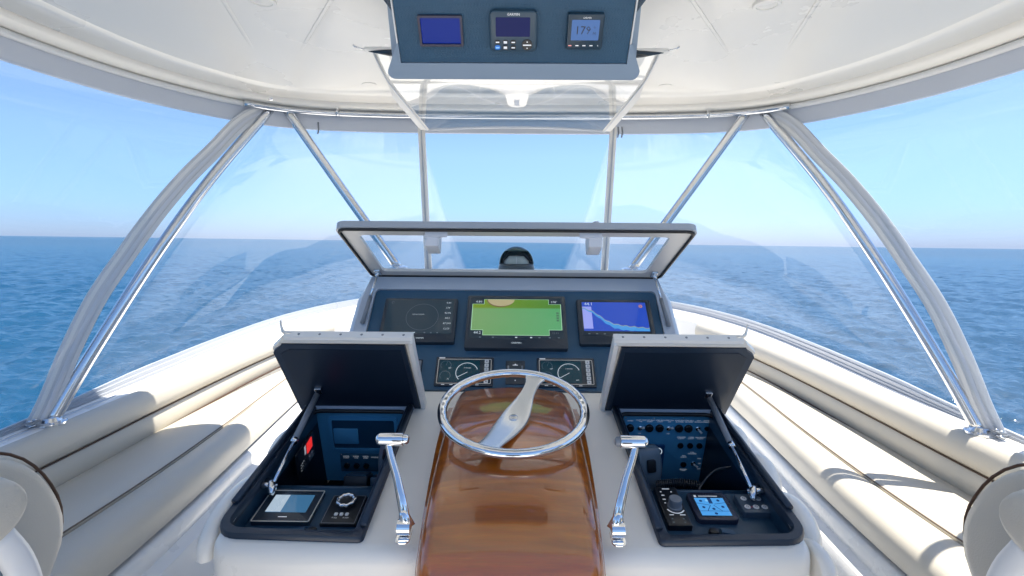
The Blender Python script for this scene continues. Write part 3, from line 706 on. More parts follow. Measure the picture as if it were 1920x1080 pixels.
# middle : chart page
t = dash_thing('navigation_display', 'bright green chart screen in the middle of the navy board', 'display', .010, .283, 'navigation screens on the navy board')
v, f = plate(.398, .256, .008, 0, .022, .004); obj('housing', v, f, BEZ, t, 40)
v, f = plate(.372, .20, .003, .0221, .0226, .0003, 0, .016); s_ = obj('screen', v, f, mat('chart_glass', (.014, .02, .028), .06, var=.1, emit=lin(26, 44, 58), estr=.5*SCR), t)
def chart_mat():
    m = screen('chart_area', (112, 186, 112), .12, .62); n = m.node_tree.nodes; l = m.node_tree.links; b = n['Principled BSDF']
    tc = n.new('ShaderNodeTexCoord'); sp = n.new('ShaderNodeSeparateXYZ'); l.new(tc.outputs['Object'], sp.inputs[0])
    r1 = n.new('ShaderNodeMapRange'); r1.inputs['From Min'].default_value = .058; r1.inputs['From Max'].default_value = .066; l.new(sp.outputs['Y'], r1.inputs[0])
    r2 = n.new('ShaderNodeMapRange'); r2.inputs['From Min'].default_value = -.17; r2.inputs['From Max'].default_value = .17; l.new(sp.outputs['X'], r2.inputs[0])
    up = n.new('ShaderNodeMix'); up.data_type = 'RGBA'; up.inputs[6].default_value = (*lin(140, 176, 40), 1); up.inputs[7].default_value = (*lin(88, 158, 50), 1); l.new(r2.outputs[0], up.inputs[0])
    lo = n.new('ShaderNodeMix'); lo.data_type = 'RGBA'; lo.inputs[6].default_value = (*lin(140, 192, 122), 1); lo.inputs[7].default_value = (*lin(102, 196, 128), 1); l.new(r2.outputs[0], lo.inputs[0])
    mx = n.new('ShaderNodeMix'); mx.data_type = 'RGBA'; l.new(r1.outputs[0], mx.inputs[0]); l.new(lo.outputs[2], mx.inputs[6]); l.new(up.outputs[2], mx.inputs[7])
    l.new(mx.outputs[2], b.inputs['Emission Color']); return m
ch = [(-.130, .106), (.130, .106), (.130, .082), (.178, .082), (.178, -.042), (.128, -.042), (.128, -.068), (-.130, -.068), (-.130, -.044), (-.176, -.044), (-.176, .082), (-.130, .082)]
ch = [(x*(1.0+.0), y) for x, y in ch]
v, f = poly_plate([(x*1.012, y+(.0014 if y > 0 else -.0014)) for x, y in ch], .0226, .0228); obj('chart_edge', v, f, screen('chart_border', (176, 226, 190), .2), s_)
cha = holes_plate(ch, [], chart_mat(), 'chart_area', s_, .0231)
land = [(-.062+.055*math.cos(rad(180+180*k/16))*(1.0), .106+.034*math.sin(rad(180+180*k/16))) for k in range(17)]
v, f = poly_plate([(x*1.02-.002, .106+(y-.106)*1.14) for x, y in land], .0231, .0233); obj('shore_line', v, f, screen('chart_shore', (110, 92, 60), .2), s_)
holes_plate(land, [], screen('chart_land', (172, 164, 126), .2), 'land_area', s_, .0236)
text('4.80', .015, PALE, s_, -.152, .094, .0233, 'reading'); text('178°', .015, PALE, s_, .153, .094, .0233, 'reading'); text('44.2', .017, PALE, s_, -.152, -.058, .0233, 'reading'); text('12:53', .012, DIM, s_, .153, -.058, .0233, 'reading')
text('GARMIN', .0105, PALE, t, 0, -.1035, .0221, 'maker_name')
for x in (-.14, -.09, 0, .058, .09, .13, .165):
    v, f = flat(x-.004, x+.004, -.0815, -.0765, .0231); obj('menu_icon', v, f, PALE if abs(x) < .06 else DIM, s_)
for k in range(4):
    v, f = flat(.160, .170, .034-.012*k, .043-.012*k, .0236); obj('zoom_button', v, f, screen('zoom_grey', (70, 110, 84), .2), s_)

# right : sonar page
t = dash_thing('navigation_display', 'blue sonar screen at the right of the navy board', 'display', .405, .288, 'navigation screens on the navy board')
v, f = plate(.300, .218, .008, 0, .020, .004); obj('housing', v, f, BEZ, t, 40)
v, f = plate(.272, .172, .003, .0201, .0206, .0003, 0, .014); s_ = obj('screen', v, f, mat('sonar_glass', (.014, .018, .026), .06, var=.1, emit=lin(26, 40, 54), estr=.5*SCR), t)
holes_plate(rrect(.258, .142, .002, 2, 0, .022), [], screen('sonar_water', (34, 80, 206), .08, .8), 'sonar_picture', s_, .0209)
bed = [(-.129+.258*k/30, .066-.075*(1/(1+math.exp(-(k-8)/2.6)))-.026*(k/30)+.003*math.sin(k*1.7)) for k in range(31)]
rows = [[(x, y+.0022, .0212) for x, y in bed], [(x, y-.0012, .0212) for x, y in bed]]; v, f = loft(rows); obj('sea_bed_line', v, f, screen('sonar_bed', (150, 160, 150), .1), s_)
rows = [[(x, y-.0012, .0212) for x, y in bed], [(x, max(-.048, y-.004-.016*min(1, k/14)), .0212) for k, (x, y) in enumerate(bed)]]; v, f = loft(rows); obj('sea_bed_band', v, f, screen('sonar_band', (64, 150, 222), .1), s_)
v, f = flat(-.129, -.092, -.038, .070, .0211); obj('side_bar', v, f, screen('sonar_bar', (150, 160, 238), .1), s_)
text('44.1', .020, PALE, s_, -.102, .083, .0213, 'reading')
v, f = arc(.108, .074, .003, .008, 0, 360, .0213, 16); obj('status_icon', v, f, screen('sonar_icon', (190, 130, 110), .1), s_)
text('GARMIN', .0085, PALE, t, -.004, -.0915, .0206, 'maker_name')
for x in (-.11, -.08, -.05, -.004):
    v, f = flat(x-.004, x+.004, -.064, -.060, .0211); obj('menu_icon', v, f, DIM, s_)

# engine gauges
def gauge(cx, cy, label):
    t = dash_thing('engine_display', label, 'engine gauge', cx, cy, 'engine gauge screens above the wheel')
    v, f = plate(.216, .122, .004, 0, .008, .002); obj('housing', v, f, BEZ, t, 40)
    mb = MB(); mb.add(*ring(rrect(.200, .104, .004, 4), rrect(.196, .100, .003, 4), .0079, .0088)); mb.build('silver_frame', ALU, t)
    v, f = plate(.150, .092, .002, .0081, .0086, .0003, -.018, 0); s_ = obj('screen', v, f, mat('gauge_glass', (.006, .02, .026), .07, var=.1, emit=lin(10, 44, 58), estr=.75*SCR), t)
    for q, (x, y, r) in enumerate(((-.070, .024, .020), (-.070, -.020, .020), (.010, -.006, .042))):
        a0, a1 = (215, -25) if q < 2 else (225, 20)
        mb = MB(); mb.add(*arc(x, y, r*.95, r, a1, a0, .0089, 26)); g = mb.build('dial_arc', DIM if q < 2 else PALE, s_)
        mb = MB()
        for k in range(11):
            a = rad(a0+(a1-a0)*k/10); mb.add(*line((x+r*.82*math.cos(a), y+r*.82*math.sin(a)), (x+r*.93*math.cos(a), y+r*.93*math.sin(a)), .001, .0089))
        mb.build('dial_tick', DIM, s_)
    v, f = line((.012, -.004), (-.025, -.026), .0018, .0091); obj('needle', v, f, PALE, s_)
    v, f = line((-.070, .024), (-.064, .040), .001, .0091); obj('needle', v, f, DIM, s_)
    text('187', .008, PALE, s_, -.055, .012, .0090, 'reading'); text('76', .008, PALE, s_, -.058, -.034, .0090, 'reading'); text('FORWARD', .0055, PALE, s_, .012, .013, .0090, 'reading'); text('600', .008, PALE, s_, .040, -.034, .0090, 'reading')
    for k in range(6):
        v, f = plate(.0155, .0145, .002, .008, .0096, .0006, .082, .0425-.017*k); b = obj('button', v, f, WPLAS, t)
        v, f = flat(.082-.003, .082+.003, .0425-.017*k-.002, .0425-.017*k+.002, .0098); obj('button_mark', v, f, GREYP, b)
    v, f = flat(-.098, -.076, .0545, .0585, .0081); obj('maker_mark', v, f, WHITE, t)
    for x in (-.075, -.045, .05): 
        v, f = flat(x-.006, x+.006, -.0575, -.0552, .0081); obj('print_mark', v, f, WHITE, t)
gauge(-.182, .062, 'engine gauge screen left of the steering wheel top')
gauge(.1965, .062, 'engine gauge screen right of the steering wheel top')
# small rocker switches at either end, ignition keys in the middle
for x, a in ((-.352, 'left'), (.372, 'right')):
    t = dash_thing('rocker_switch', 'grey rocker switch half hidden behind the %s box lid' % a, 'switch', x, .082)
    v, f = plate(.020, .062, .003, 0, .006, .002); obj('bezel', v, f, BEZ, t, 40)
    v, f = plate(.012, .046, .002, .006, .012, .003); obj('rocker', v, f, GREYP, t, 40)
t = dash_thing('trim_control', 'small control strip with white arrow mark between the two engine gauges', 'control strip', .0075, .062)
v, f = plate(.072, .100, .003, 0, .003, .001); obj('plate', v, f, BEZ, t, 40)
v, f = [(-.010, .029, .0032), (.010, .029, .0032), (.010, .0315, .0032), (.003, .033, .0032), (.0, .0375, .0032), (-.003, .033, .0032), (-.010, .0315, .0032)], [[0, 1, 2, 3, 4, 5, 6]]; obj('arrow_mark', v, f, WHITE, t)
for x in (-.026, .026):
    v, f = plate(.006, .016, .0015, .003, .0045, .0006, x, .02); obj('button', v, f, GREYP, t)
v, f = flat(-.002, .002, -.036, -.032, .0032); obj('print_mark', v, f, WHITE, t)

# ------------------------------------------------------------------ hinged clear cover above the board
def build_cover():
    b = Vector((0, -.435, .192)).normalized()
    t = thing('instrument_cover', 'raised clear cover in a grey frame hinged above the navy board', 'hinged cover', (.006, 2.198, 1.358), (1, 0, 0), b)
    # local : x right, y up the lid, z = up face away from the viewer side
    o = rrect(1.236, .476, .032, 6, 0, .238); i = rrect(1.10, .362, .022, 6, -.006, .238)
    z0, z1 = -.012, .012
    # the underside faces the helm
    mb = MB(); mb.add(*ring(o, i, -.006, .006)); mb.build('frame', mat('cover_frame', (.56, .57, .58), .4, var=.04), t)
    o2 = rrect(1.250, .490, .038, 6, 0, .238); o1 = rrect(1.236, .476, .032, 6, 0, .238)
    mb = MB(); mb.add(*ring(o2, o1, -.018, .006)); mb.build('outer_rim', mat('cover_rim', (.34, .38, .44), .35, var=.04), t, 30)
    og = rrect(1.228, .468, .030, 6, 0, .238); oh = rrect(1.206, .446, .026, 6, 0, .238)
    v, f = plate(1.13, .392, .02, -.0105, -.0065, .0005, -.006, .238); obj('clear_sheet', v, f, ACRYL, t)
    # black rubber seal
    p = [(x, y, .009) for x, y in rrect(1.228, .468, .030, 6, 0, .238)]
    v, f = tube(p, .006, 8, closed=True); obj('rubber_seal', v, f, RUBBER, t, True)
    for x in (-.29, .272):
        v, f = plate(.048, .075, .006, .0062, .062, .006, x, .420); l_ = obj('latch', v, f, FASC, t, 40)
        w_ = .10; v, f = poly_plate([(x-.024, .452), (x-.024-(.0 if x < 0 else .03), .462), (x+.024+(.03 if x < 0 else .0), .462), (x+.024, .452)], .0062, .030); obj('latch_web', v, f, FASC, l_)
    v, f = lathe([(.012, -.004), (.012, .006), (0, .01)], 14); k = obj('latch_knob', v, f, GREYG, t, True); k.location = (.275, .470, -.018); k.rotation_euler = (math.pi, 0, 0)
    for s in (-1, 1):
        v, f = plate(.026, .05, .006, .0062, .016, .003, s*.578, .06); obj('strut_bracket', v, f, STEEL, t, 40)
    # hinge barrels
    for x in (-.4, 0, .4):
        v, f = tube([(x-.04, -.006, 0), (x+.04, -.006, 0)], .005, 8); obj('hinge', v, f, STEEL, t, True)
    for s, a in ((-1, 'left'), (1, 'right')):
        p0 = Vector((.006, 2.198, 1.358))+Vector((s*.578, 0, 0))+b*.06+Vector((1, 0, 0)).cross(b)*(.014)
        p1 = dsh(s*.606+.006, .268, .014)
        t2 = thing('gas_strut', 'thin gas strut at the %s side of the navy board' % a, 'gas strut', p1); iv = t2.matrix_world.inverted()
        q = lambda k: iv @ (p1+(p0-p1)*k)
        v, f = tube([q(0), q(.52)], .0085, 12); obj('cylinder', v, f, GREYP, t2, True)
        v, f = tube([q(.50), q(1)], .0045, 10); obj('rod', v, f, STEEL, t2, True)
        v, f = tube([q(.93), q(1.02)], .008, 10); obj('end_fitting', v, f, STEEL, t2, True)
build_cover()

# ------------------------------------------------------------------ compass
t = thing('compass', 'dark green domed compass on the white dash top behind the cover', 'compass', (.009, 2.445, 1.372))
v, f = lathe([(.0, 0), (.086, 0), (.086, .010), (.081, .026), (.078, .028), (0, .028)], 40); obj('base_ring', v, f, mat('compass_base', (.03, .05, .06), .3, var=.05), t, 40)
gm = mat('compass_dome', (.018, .06, .056), .06, var=.1, coat=.3, coat_rough=.02)
rows = [[( .083*math.cos(a)*math.cos(2*math.pi*j/40), .083*math.cos(a)*math.sin(2*math.pi*j/40), .026+.085*math.sin(a)) for j in range(40)] for a in np.linspace(0, math.pi/2*.999, 16)]
# hood : covers the back and top, open towards the helm
hood = [[p for p in r] for r in rows]
v, f = loft(rows, True)
keep = [q for q in f if not (sum(v[i][1] for i in q)/4 < -.022 and sum(v[i][2] for i in q)/4 < .086)]
o = obj('hood', v, keep, gm, t, True); so = o.modifiers.new('thickness', 'SOLIDIFY'); so.thickness = .003; so.offset = -1
v, f = lathe([(.0, .027), (.060, .027), (.058, .040), (.034, .064), (0, .066)], 36); obj('card', v, f, mat('compass_card', (.36, .42, .40), .3, var=.1), t, 40)
gl = bpy.data.materials.new('compass_glass'); gl.use_nodes = True; bb = gl.node_tree.nodes['Principled BSDF']; bb.inputs['Base Color'].default_value = (.6, .75, .72, 1); bb.inputs['Transmission Weight'].default_value = 1; bb.inputs['Roughness'].default_value = .02; bb.inputs['IOR'].default_value = 1.12
rows = [[( .072*math.cos(a)*math.cos(2*math.pi*j/36), .072*math.cos(a)*math.sin(2*math.pi*j/36), .028+.066*math.sin(a)) for j in range(36)] for a in np.linspace(0, math.pi/2*.999, 12)]
v, f = loft(rows, True); obj('globe', v, f, ACRYL, t, True)
v, f = box(-.0008, .0008, -.064, -.060, .03, .06); obj('lubber_line', v, f, WPLAS, t)

# ------------------------------------------------------------------ mahogany pod, wheel, levers
def build_pod():
    t = thing('wheel_pod', 'varnished mahogany pod under the steering wheel', 'wheel pod', (0, 1.4, .85))
    inv = t.matrix_world.inverted()
    prof = cr([(1.80, .976), (1.74, .988), (1.58, .996), (1.40, .987), (1.25, .962), (1.16, .938), (1.10, .917), (1.05, .894), (1.003, .868), (.972, .836),  (.957, .79), (.951, .70), (.95, .5), (.95, .2)], 90)
    tang = np.gradient(prof, axis=0); tang /= np.linalg.norm(tang, axis=1)[:, None]
    nr = np.stack([-tang[:, 1]*-1*-1, tang[:, 0]], 1)
    rows = []
    for i, (y, z) in enumerate(prof):
        ty, tz = tang[i]; n = np.array([tz, -ty]); n = n if (n[1] > 0 or n[0] < 0) else -n     # outward: up / aft
        if n[1] < -1e-6: n = -n
        row = []; wt, wb, dp = .192, float(np.interp(y, [1.02, 1.55], [.204, .229])), .105
        # cross-section from the left foot over the rounded shoulders to the right foot
        sec = [(-wb, -dp), (-wb+.003, -dp*.75), (-wt-(wb-wt)*.66, -dp*.5), (-wt-(wb-wt)*.30, -.052)]
        sec += [(-wt+.040-.046*math.cos(rad(a)), -.052+.046*math.sin(rad(a))) for a in (12, 28, 44, 60, 76)]
        sec += [(-wt+.040+(2*wt-.080)*k/12, -.006+.012*math.sin(math.pi*k/12)) for k in range(13)]
        sec += [(-x, d) for x, d in sec[:9][::-1]]
        for x, d in sec: row.append(inv @ Vector((x, y+n[0]*d, z+n[1]*d)))
        rows.append(row)
    v, f = loft(rows); obj('wood_body', v, f, WOOD, t, True)
    v, f = loft([rows[0], [inv @ Vector((0, 1.79, .93))]*len(rows[0])]); obj('end_cap', v, f, WOOD, t)
    return t
build_pod()
def build_wheel():
    b = Vector((0, math.cos(rad(15)), math.sin(rad(15))))
    t = thing('steering_wheel', 'polished steel steering wheel with one broad spoke above the wood pod', 'steering wheel', (.003, 1.39, 1.04), (1, 0, 0), b)
    n = 96; p = []; ra = []; rb = []
    for k in range(n):
        a = 2*math.pi*k/n; p.append((.197*math.cos(a), .197*math.sin(a), 0))
    rows = []
    for k in range(n*3):
        a = 2*math.pi*k/(n*3); row = []
        for j in range(14):
            th = 2*math.pi*j/14; r = .0135
            if 100 < math.degrees(th) < 260: r -= .0002*(1+math.sin(a*44))      # finger grips inside the rim
            row.append(((.197+r*math.cos(th))*math.cos(a), (.197+r*math.cos(th))*math.sin(a), r*.95*math.sin(th)))
        rows.append(row)
    v, f = loft(rows, True, True); obj('rim', v, f, CHROME, t, True)
    ang = rad(69); ax = Vector((math.cos(ang), math.sin(ang), 0)); wx = Vector((math.sin(ang), -math.cos(ang), 0))
    st = [(.196, .040, 0), (.184, .034, -.001), (.172, .027, -.003), (.158, .0225, -.007), (.135, .021, -.013), (.105, .0235, -.020), (.07, .031, -.027), (.035, .038, -.032), (0, .041, -.034), (-.035, .040, -.032), (-.07, .037, -.027), (-.105, .033, -.020), (-.135, .030, -.013), (-.16, .030, -.007), (-.184, .034, -.002), (-.194, .036, -.001)]
    st = cr(st, 40); rows = []
    for s_, hw, z in st:
        row = []
        for x, dz in ((-1, -.004), (-.97, -.0005), (-.9, .002), (-.5, .0028), (0, .003), (.5, .0028), (.9, .002), (.97, -.0005), (1, -.004), (.9, -.0075), (0, -.008), (-.9, -.0075)):
            q = ax*s_+wx*(hw*x); row.append((q.x, q.y, z+dz))
        rows.append(row)
    v, f = loft(rows, True, False, True); obj('spoke', v, f, SPOKE, t, 50)
    z = -.031; v, f = lathe([(.0125, z-.002), (.0125, z+.003), (.010, z+.005), (.0, z+.005)], 20); o = obj('hub_nut', v, f, STEEL, t, 40)
    v, f = lathe([(.0045, z+.005), (.0045, z+.0052), (0, z+.0035)], 6); obj('socket', v, f, GREYP, o)
    v, f = lathe([(.021, -.043), (.021, -.066), (.030, -.072), (.034, -.078), (.036, -.088), (.050, -.094), (.052, -.102), (0, -.102)], 36); obj('hub', v, f, CHROME, t, 40)
build_wheel()
def lever(s, label):
    t = thing('throttle_lever', label, 'throttle lever', (s*.236, 1.072, .845), group='chrome throttle levers beside the wood pod')
    # base boss on the pod flank
    v, f = tube([(-s*.016, 0, .030), (s*.012, 0, .030)], .017, 24, up=(0, 1, 0)); obj('base_boss', v, f, CHROME, t, 50)
    v, f = tube([(-s*.012, .0, .030), (s*.0, .008, .052), (s*.001, .012, .066)], [.015, .012, .010], 16); obj('base_neck', v, f, CHROME, t, True)
    v, f = plate(.032, .052, .012, 0, .003, .0015); o = obj('base_plate', v, f, CHROME, t, 40); o.rotation_euler = (rad(11), 0, 0); o.location = (0, .004, .008)
    p = cr([(-s*.002, .006, .048), (s*.006, .014, .082), (s*.022, .038, .125), (s*.040, .058, .165), (s*.050, .070, .196)], 24)
    v, f = tube([tuple(q) for q in p], np.linspace(.0115, .0078, 24), 14, np.linspace(.008, .006, 24), up=(0, -1, .3)); obj('arm', v, f, CHROME, t, True)
    hx0, hx1 = (s*.018, s*.088)
    path = []; rs = []
    for k in range(9):
        a = math.pi/2*k/8; path.append((s*(.066+.012*math.sin(a)), .072, .200)); rs.append(max(.0006, .0148*math.cos(a)))
    v, f = tube([(s*.014, .072, .2), (s*.016, .072, .2)]+path, [.0138, .0148]+rs, 20, up=(0, 0, 1)); obj('handle', v, f, CHROME, t, 40)
    v, f = tube([(s*.002, .072, .2), (s*.005, .072, .2), (s*.0135, .072, .2)], [.008, .011, .012], 16); obj('trim_button', v, f, GREYP if s > 0 else CHROME, t, 40)
lever(-1, 'chrome throttle lever with T handle left of the wood pod')
lever(1, 'chrome throttle lever with dark trim button right of the wood pod')

# ------------------------------------------------------------------ lidded boxes
CN = Vector((1, 0, 0)).cross(CA)
def cthing(name, label, cat, u, v, n=-.05, group=None): return thing(name, label, cat, con(u, v, n), (1, 0, 0), CA, group)
BWb = Vector((0, -.06, .275)).normalized(); BWo = Vector((0, 1.69, .93))
def bthing(name, label, cat, u, v, n=0, group=None):
    p = BWo+Vector((1, 0, 0))*u+BWb*v; nn = Vector((1, 0, 0)).cross(BWb); return thing(name, label, cat, p+nn*n, (1, 0, 0), BWb, group)
def build_box(s):
    a = 'left' if s < 0 else 'right'
    t = thing('console_box', 'open navy storage box on the %s side of the console, lid propped up' % a, 'storage box', con(s*.508, .3), (1, 0, 0), CA)
    # local frame : x, y = console plane, z = out of it ; mirrored through s
    X = lambda pts: [(s*x, *r) for x, *r in pts]
    def ob(name, vf, m, par, sm=False):
        v, f = vf; return obj(name, [(s*x, y, z) for x, y, z in v], f, m, par, sm)
    # all local x measured from the box centre, outboard positive, y from the centre (.3)
    # rim : rounded front and outboard corner
    def rimpath(d):
        r = .062-d; pts = [(-.174+d, .29), (-.174+d, -.29+d)]
        pts = [(-.174+d, .29), (-.174+d, -.30+d+.012)]+[(-.174+d+.012-.012*math.cos(rad(k*30)), -.30+d+.012-.012*math.sin(rad(k*30))) for k in (1, 2, 3)]
        pts += [(.178-d-r+r*math.sin(rad(k*15)), -.292+d+r-r*math.cos(rad(k*15))) for k in range(7)]+[(.178-d, .29)]
        return pts
    P0 = rimpath(0); P1 = rimpath(.012); P2 = rimpath(.026)
    rows = [[(x, y, -.004) for x, y in P0], [(x, y, .008) for x, y in P0], [(x, y, .014) for x, y in rimpath(.004)], [(x, y, .014) for x, y in rimpath(.022)], [(x, y, .009) for x, y in P2], [(x, y, -.012) for x, y in P2]]
    ob('rim', loft(rows), RIM, t, 50)
    # soft rubber lips along both long sides
    ob('rubber_lip', tube([(-.168, .285, .019), (-.168, -.265, .019)], .009, 10, .008), RUBBER if 0 else RIM, t, True)
    ob('rubber_lip', tube([(.171, .285, .019), (.171, .10, .021), (.170, -.05, .020), (.170, -.19, .019)], .009, 10, .008), RIM, t, True)
    # front shelf and its end walls
    sh = [(x, y) for x, y in rimpath(.02) if y < .2]; sh = [(-.154, -.045)]+[p for p in rimpath(.02)[1:-1]]+[(.158, -.045)]
    ob('shelf', poly_plate(sh, -.058, -.05), TUB, t)
    wl = [(x, y, z) for x, y, z in []]
    w1 = [(x, y) for x, y in rimpath(.025)]
    rows = [[(x, y, .0) for x, y in w1], [(x, y, -.05) for x, y in w1]]; ob('inner_wall', loft(rows), TUB, t, 40)
    ob('shelf_edge', tube([(-.150, -.045, -.0515), (.154, -.045, -.0515)], .006, 8), TUB, t, True)
    # deep well (world vertical) behind the shelf
    c, sn = CA.y, CA.z
    def well(y, dn): return y-0*dn, -dn
    dw = -.30
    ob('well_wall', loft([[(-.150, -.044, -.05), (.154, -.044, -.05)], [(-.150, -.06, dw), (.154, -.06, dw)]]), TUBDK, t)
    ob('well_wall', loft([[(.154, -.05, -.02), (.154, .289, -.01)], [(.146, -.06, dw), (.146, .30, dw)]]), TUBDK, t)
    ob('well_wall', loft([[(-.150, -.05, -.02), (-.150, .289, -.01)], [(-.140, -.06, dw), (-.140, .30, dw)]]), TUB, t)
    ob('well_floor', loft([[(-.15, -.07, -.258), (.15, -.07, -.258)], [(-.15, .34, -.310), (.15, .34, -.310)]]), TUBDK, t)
    # pale lip of the console at the hinge, black seal under it
    ob('back_lip', box(-.176, .190, .291, .318, -.004, .012), GREYG, t)
    ob('back_seal', tube([(-.160, .1, -.002), (-.158, .26, -.002), (-.148, .279, -.002), (-.13, .284, -.002), (.13, .284, -.002), (.15, .279, -.002), (.160, .26, -.002), (.162, .1, -.002)], .007, 8), RUBBER, t, True)
    # back wall board
    nn = Vector((1, 0, 0)).cross(BWb)
    iv = t.matrix_world.inverted()
    v, f = box(-.168, .172, -.285, .004, -.02, 0)
    vv = [iv @ (BWo+Vector((s*.508+s*x, 0, 0))+BWb*y+nn*z) for x, y, z in v]; obj('back_board', vv, f, SWP, t)
    # lid : hinge at the back edge, tipped towards the viewer
    hp = Vector((0, 1.690, .938)); tip = Vector((0, 1.486, 1.200)); lb = (tip-hp); LL = lb.length; lb.normalize()
    la = Vector((1, 0, 0)); ln = la.cross(lb)
    e = bpy.data.objects.new('lid', None)
    def LP(x, y, z): return iv @ (hp+la*(s*(x+.508))+lb*y+ln*z)
    def lo(name, vf, m, par, sm=False): v, f = vf; return obj(name, [LP(*p) for p in v], f, m, par, sm)
    und = [(-.196, .0), (-.188, .325), (.176, .330), (.184, .316), (.205, .300), (.212, .29), (.212, -.012), (.190, -.018)]
    # skin (outside) and dark underside, facing the helm
    lid = lo('lid', poly_plate([(-.199, -.002), (-.194, .332), (.18, .336), (.215, .30), (.217, -.016)], -.024, -.006), CONS, t)
    lo('lining', poly_plate(und, -.0062, .004), mat('lid_lining_%s' % a, (.016, .030, .055), .34, var=.1), lid)
    lo('lining_recess', poly_plate([(-.18, .012), (-.176, .306), (.16, .308), (.19, .285), (.19, .004)], .004, .0055), mat('lid_recess_%s' % a, (.009, .018, .036), .32, var=.1), lid)
    lo('side_strip', box(-.2125, -.1995, -.004, .338, -.026, .006), ALU if 0 else WPLAS, lid)
    lo('edge_strip', box(-.212, .168, .3385, .3505, -.030, -.006), WPLAS, lid)
    lo('edge_strip', box(-.205, .178, .3363, .3383, -.024, .006), ALU, lid)
    for k in range(6):
        x = -.185+.062*k; lo('rivet', ([(x+.004*math.cos(a), .3507, -.018+.004*math.sin(a)) for a in np.linspace(0, 5.5, 8)]+[(x, .3522, -.018)], [[i, (i+1) % 8, 8] for i in range(8)]), GREYP, lid)
    v, f = tube([(.150, .345, -.020), (.166, .347, -.022), (.177, .352, -.030), (.184, .359, -.044), (.188, .364, -.058)], [.009, .009, .008, .006, .003], 10, [.004, .004, .004, .003, .002])
    lo('catch_horn', (v, f), ALU, lid, True)
    lo('strut_bracket', plate(.022, .03, .004, .0056, .014, .003, .122, .105), STEEL, lid, 40)
    # gas strut
    p0 = hp+la*(s*.630)+lb*.105+ln*.018; p1 = con(s*.634, .205, -.008)
    st = thing('gas_strut', 'gas strut propping up the lid of the %s storage box' % a, 'gas strut', p1); i2 = st.matrix_world.inverted()
    q = lambda k: i2 @ (p0+(p1-p0)*k)
    v, f = tube([q(.02), q(.56)], .009, 12); obj('cylinder', v, f, GREYP, st, True)
    v, f = tube([q(.54), q(.58)], .010, 12); obj('collar', v, f, STEEL, st, True)
    v, f = tube([q(.56), q(1)], .0052, 10); obj('rod', v, f, STEEL, st, True)
    mb = MB(); mb.add(*tube([i2 @ (p1+Vector((s*.02, .02, .006))), i2 @ p1, i2 @ (p1+Vector((-s*.008, -.022, -.012)))], [.009, .012, .007], 10)); mb.add(*tube([i2 @ (p1+Vector((s*.026, -.004, .004))), i2 @ (p1+Vector((-s*.012, .004, -.004)))], .009, 10)); mb.build('ball_joint', STEEL, st, True)
    return t
for s in (-1, 1): build_box(s)

# --- left box contents
t = cthing('touch_display', 'small silver framed touch screen on the shelf of the left box', 'display', -.575, .167)
v, f = plate(.146, .118, .004, 0, .012, .002); obj('housing', v, f, BEZ, t, 40)
mb = MB(); mb.add(*ring(rrect(.146, .118, .004, 4), rrect(.141, .113, .003, 4), .0121, .0132)); mb.build('silver_frame', ALU, t)
v, f = plate(.104, .066, .002, .0121, .0127, .0003, 0, .008); s_ = obj('screen', v, f, mat('touch_glass', (.02, .05, .09), .05, var=.1, emit=lin(62, 112, 150), estr=.8*SCR), t)
v, f = flat(-.052, -.013, -.024, .040, .0130); obj('bright_window', v, f, screen('touch_bright', (168, 188, 206), .05), s_)
v, f = flat(-.011, .011, -.0425, -.0398, .0123); obj('maker_mark', v, f, WHITE, t)
t = cthing('rotary_control', 'black control panel with chrome ring knob on the shelf of the left box', 'control panel', -.431, .160)
v, f = plate(.090, .108, .003, 0, .009, .002); obj('panel', v, f, BLK, t, 40)
mb = MB(); mb.add(*ring(rrect(.084, .102, .002, 4), rrect(.082, .100, .002, 4), .0089, .0096)); mb.build('edge_line', GREYP, t)
rows = []
for k in range(96):
    a = 2*math.pi*k/96; r_ = .021+.0012*math.sin(a*9); rows.append([(r_*math.cos(a)+.005*math.cos(a)*math.cos(2*math.pi*j/10), .022+r_*math.sin(a)+.005*math.sin(a)*math.cos(2*math.pi*j/10), .018+.006*math.sin(2*math.pi*j/10)) for j in range(10)])
v, f = loft(rows, True, True); kn = obj('knob', v, f, CHROME, t, True)
v, f = lathe([(.0, .019), (.016, .018), (.017, .009), (0, .009)], 24, 0, .022); obj('knob_cap', v, f, BLK, kn, 40)
for k in range(3):
    v, f = plate(.009, .010, .003, .009, .0115, .001, -.014+.014*k, -.020); obj('button', v, f, WPLAS, t, 40)
text('PULL', .006, WHITE, t, -.014, -.032, .0093); text('PUSH', .006, WHITE, t, .014, -.032, .0093)
def latch(u, v_, a):
    t = cthing('latch_pull', 'black finger latch at the front of the %s box shelf' % a, 'latch', u, v_)
    v, f = plate(.024, .020, .008, 0, .012, .004); obj('thumb_piece', v, f, BLK, t, 40)
    v, f = [(.014, -.008, 0), (.058, -.008, 0), (.052, .012, 0), (.018, .012, 0), (.018, -.006, .010), (.056, -.006, .004), (.050, .010, .004), (.020, .010, .010)], [[3, 2, 1, 0], [4, 5, 6, 7], [0, 1, 5, 4], [1, 2, 6, 5], [2, 3, 7, 6], [3, 0, 4, 7]]
    if a == 'left': v = [(-x, y, z) for x, y, z in v]
    obj('plate', v, f, TUB, t)
latch(-.486, .086, 'left'); latch(.497, .098, 'right')
t = bthing('recessed_locker', 'shallow recess moulded in the back wall of the left box', 'recess', -.512, -.094)
v, f = ring(rrect(.236, .132, .008, 4), rrect(.214, .112, .006, 4), 0, .006); obj('recess_frame', v, f, SWP, t, 30)
v, f = plate(.214, .112, .004, .0005, .0015, .0005); obj('recess_panel', v, f, mat('recess_blue', (.010, .060, .115), .4, var=.1), t)
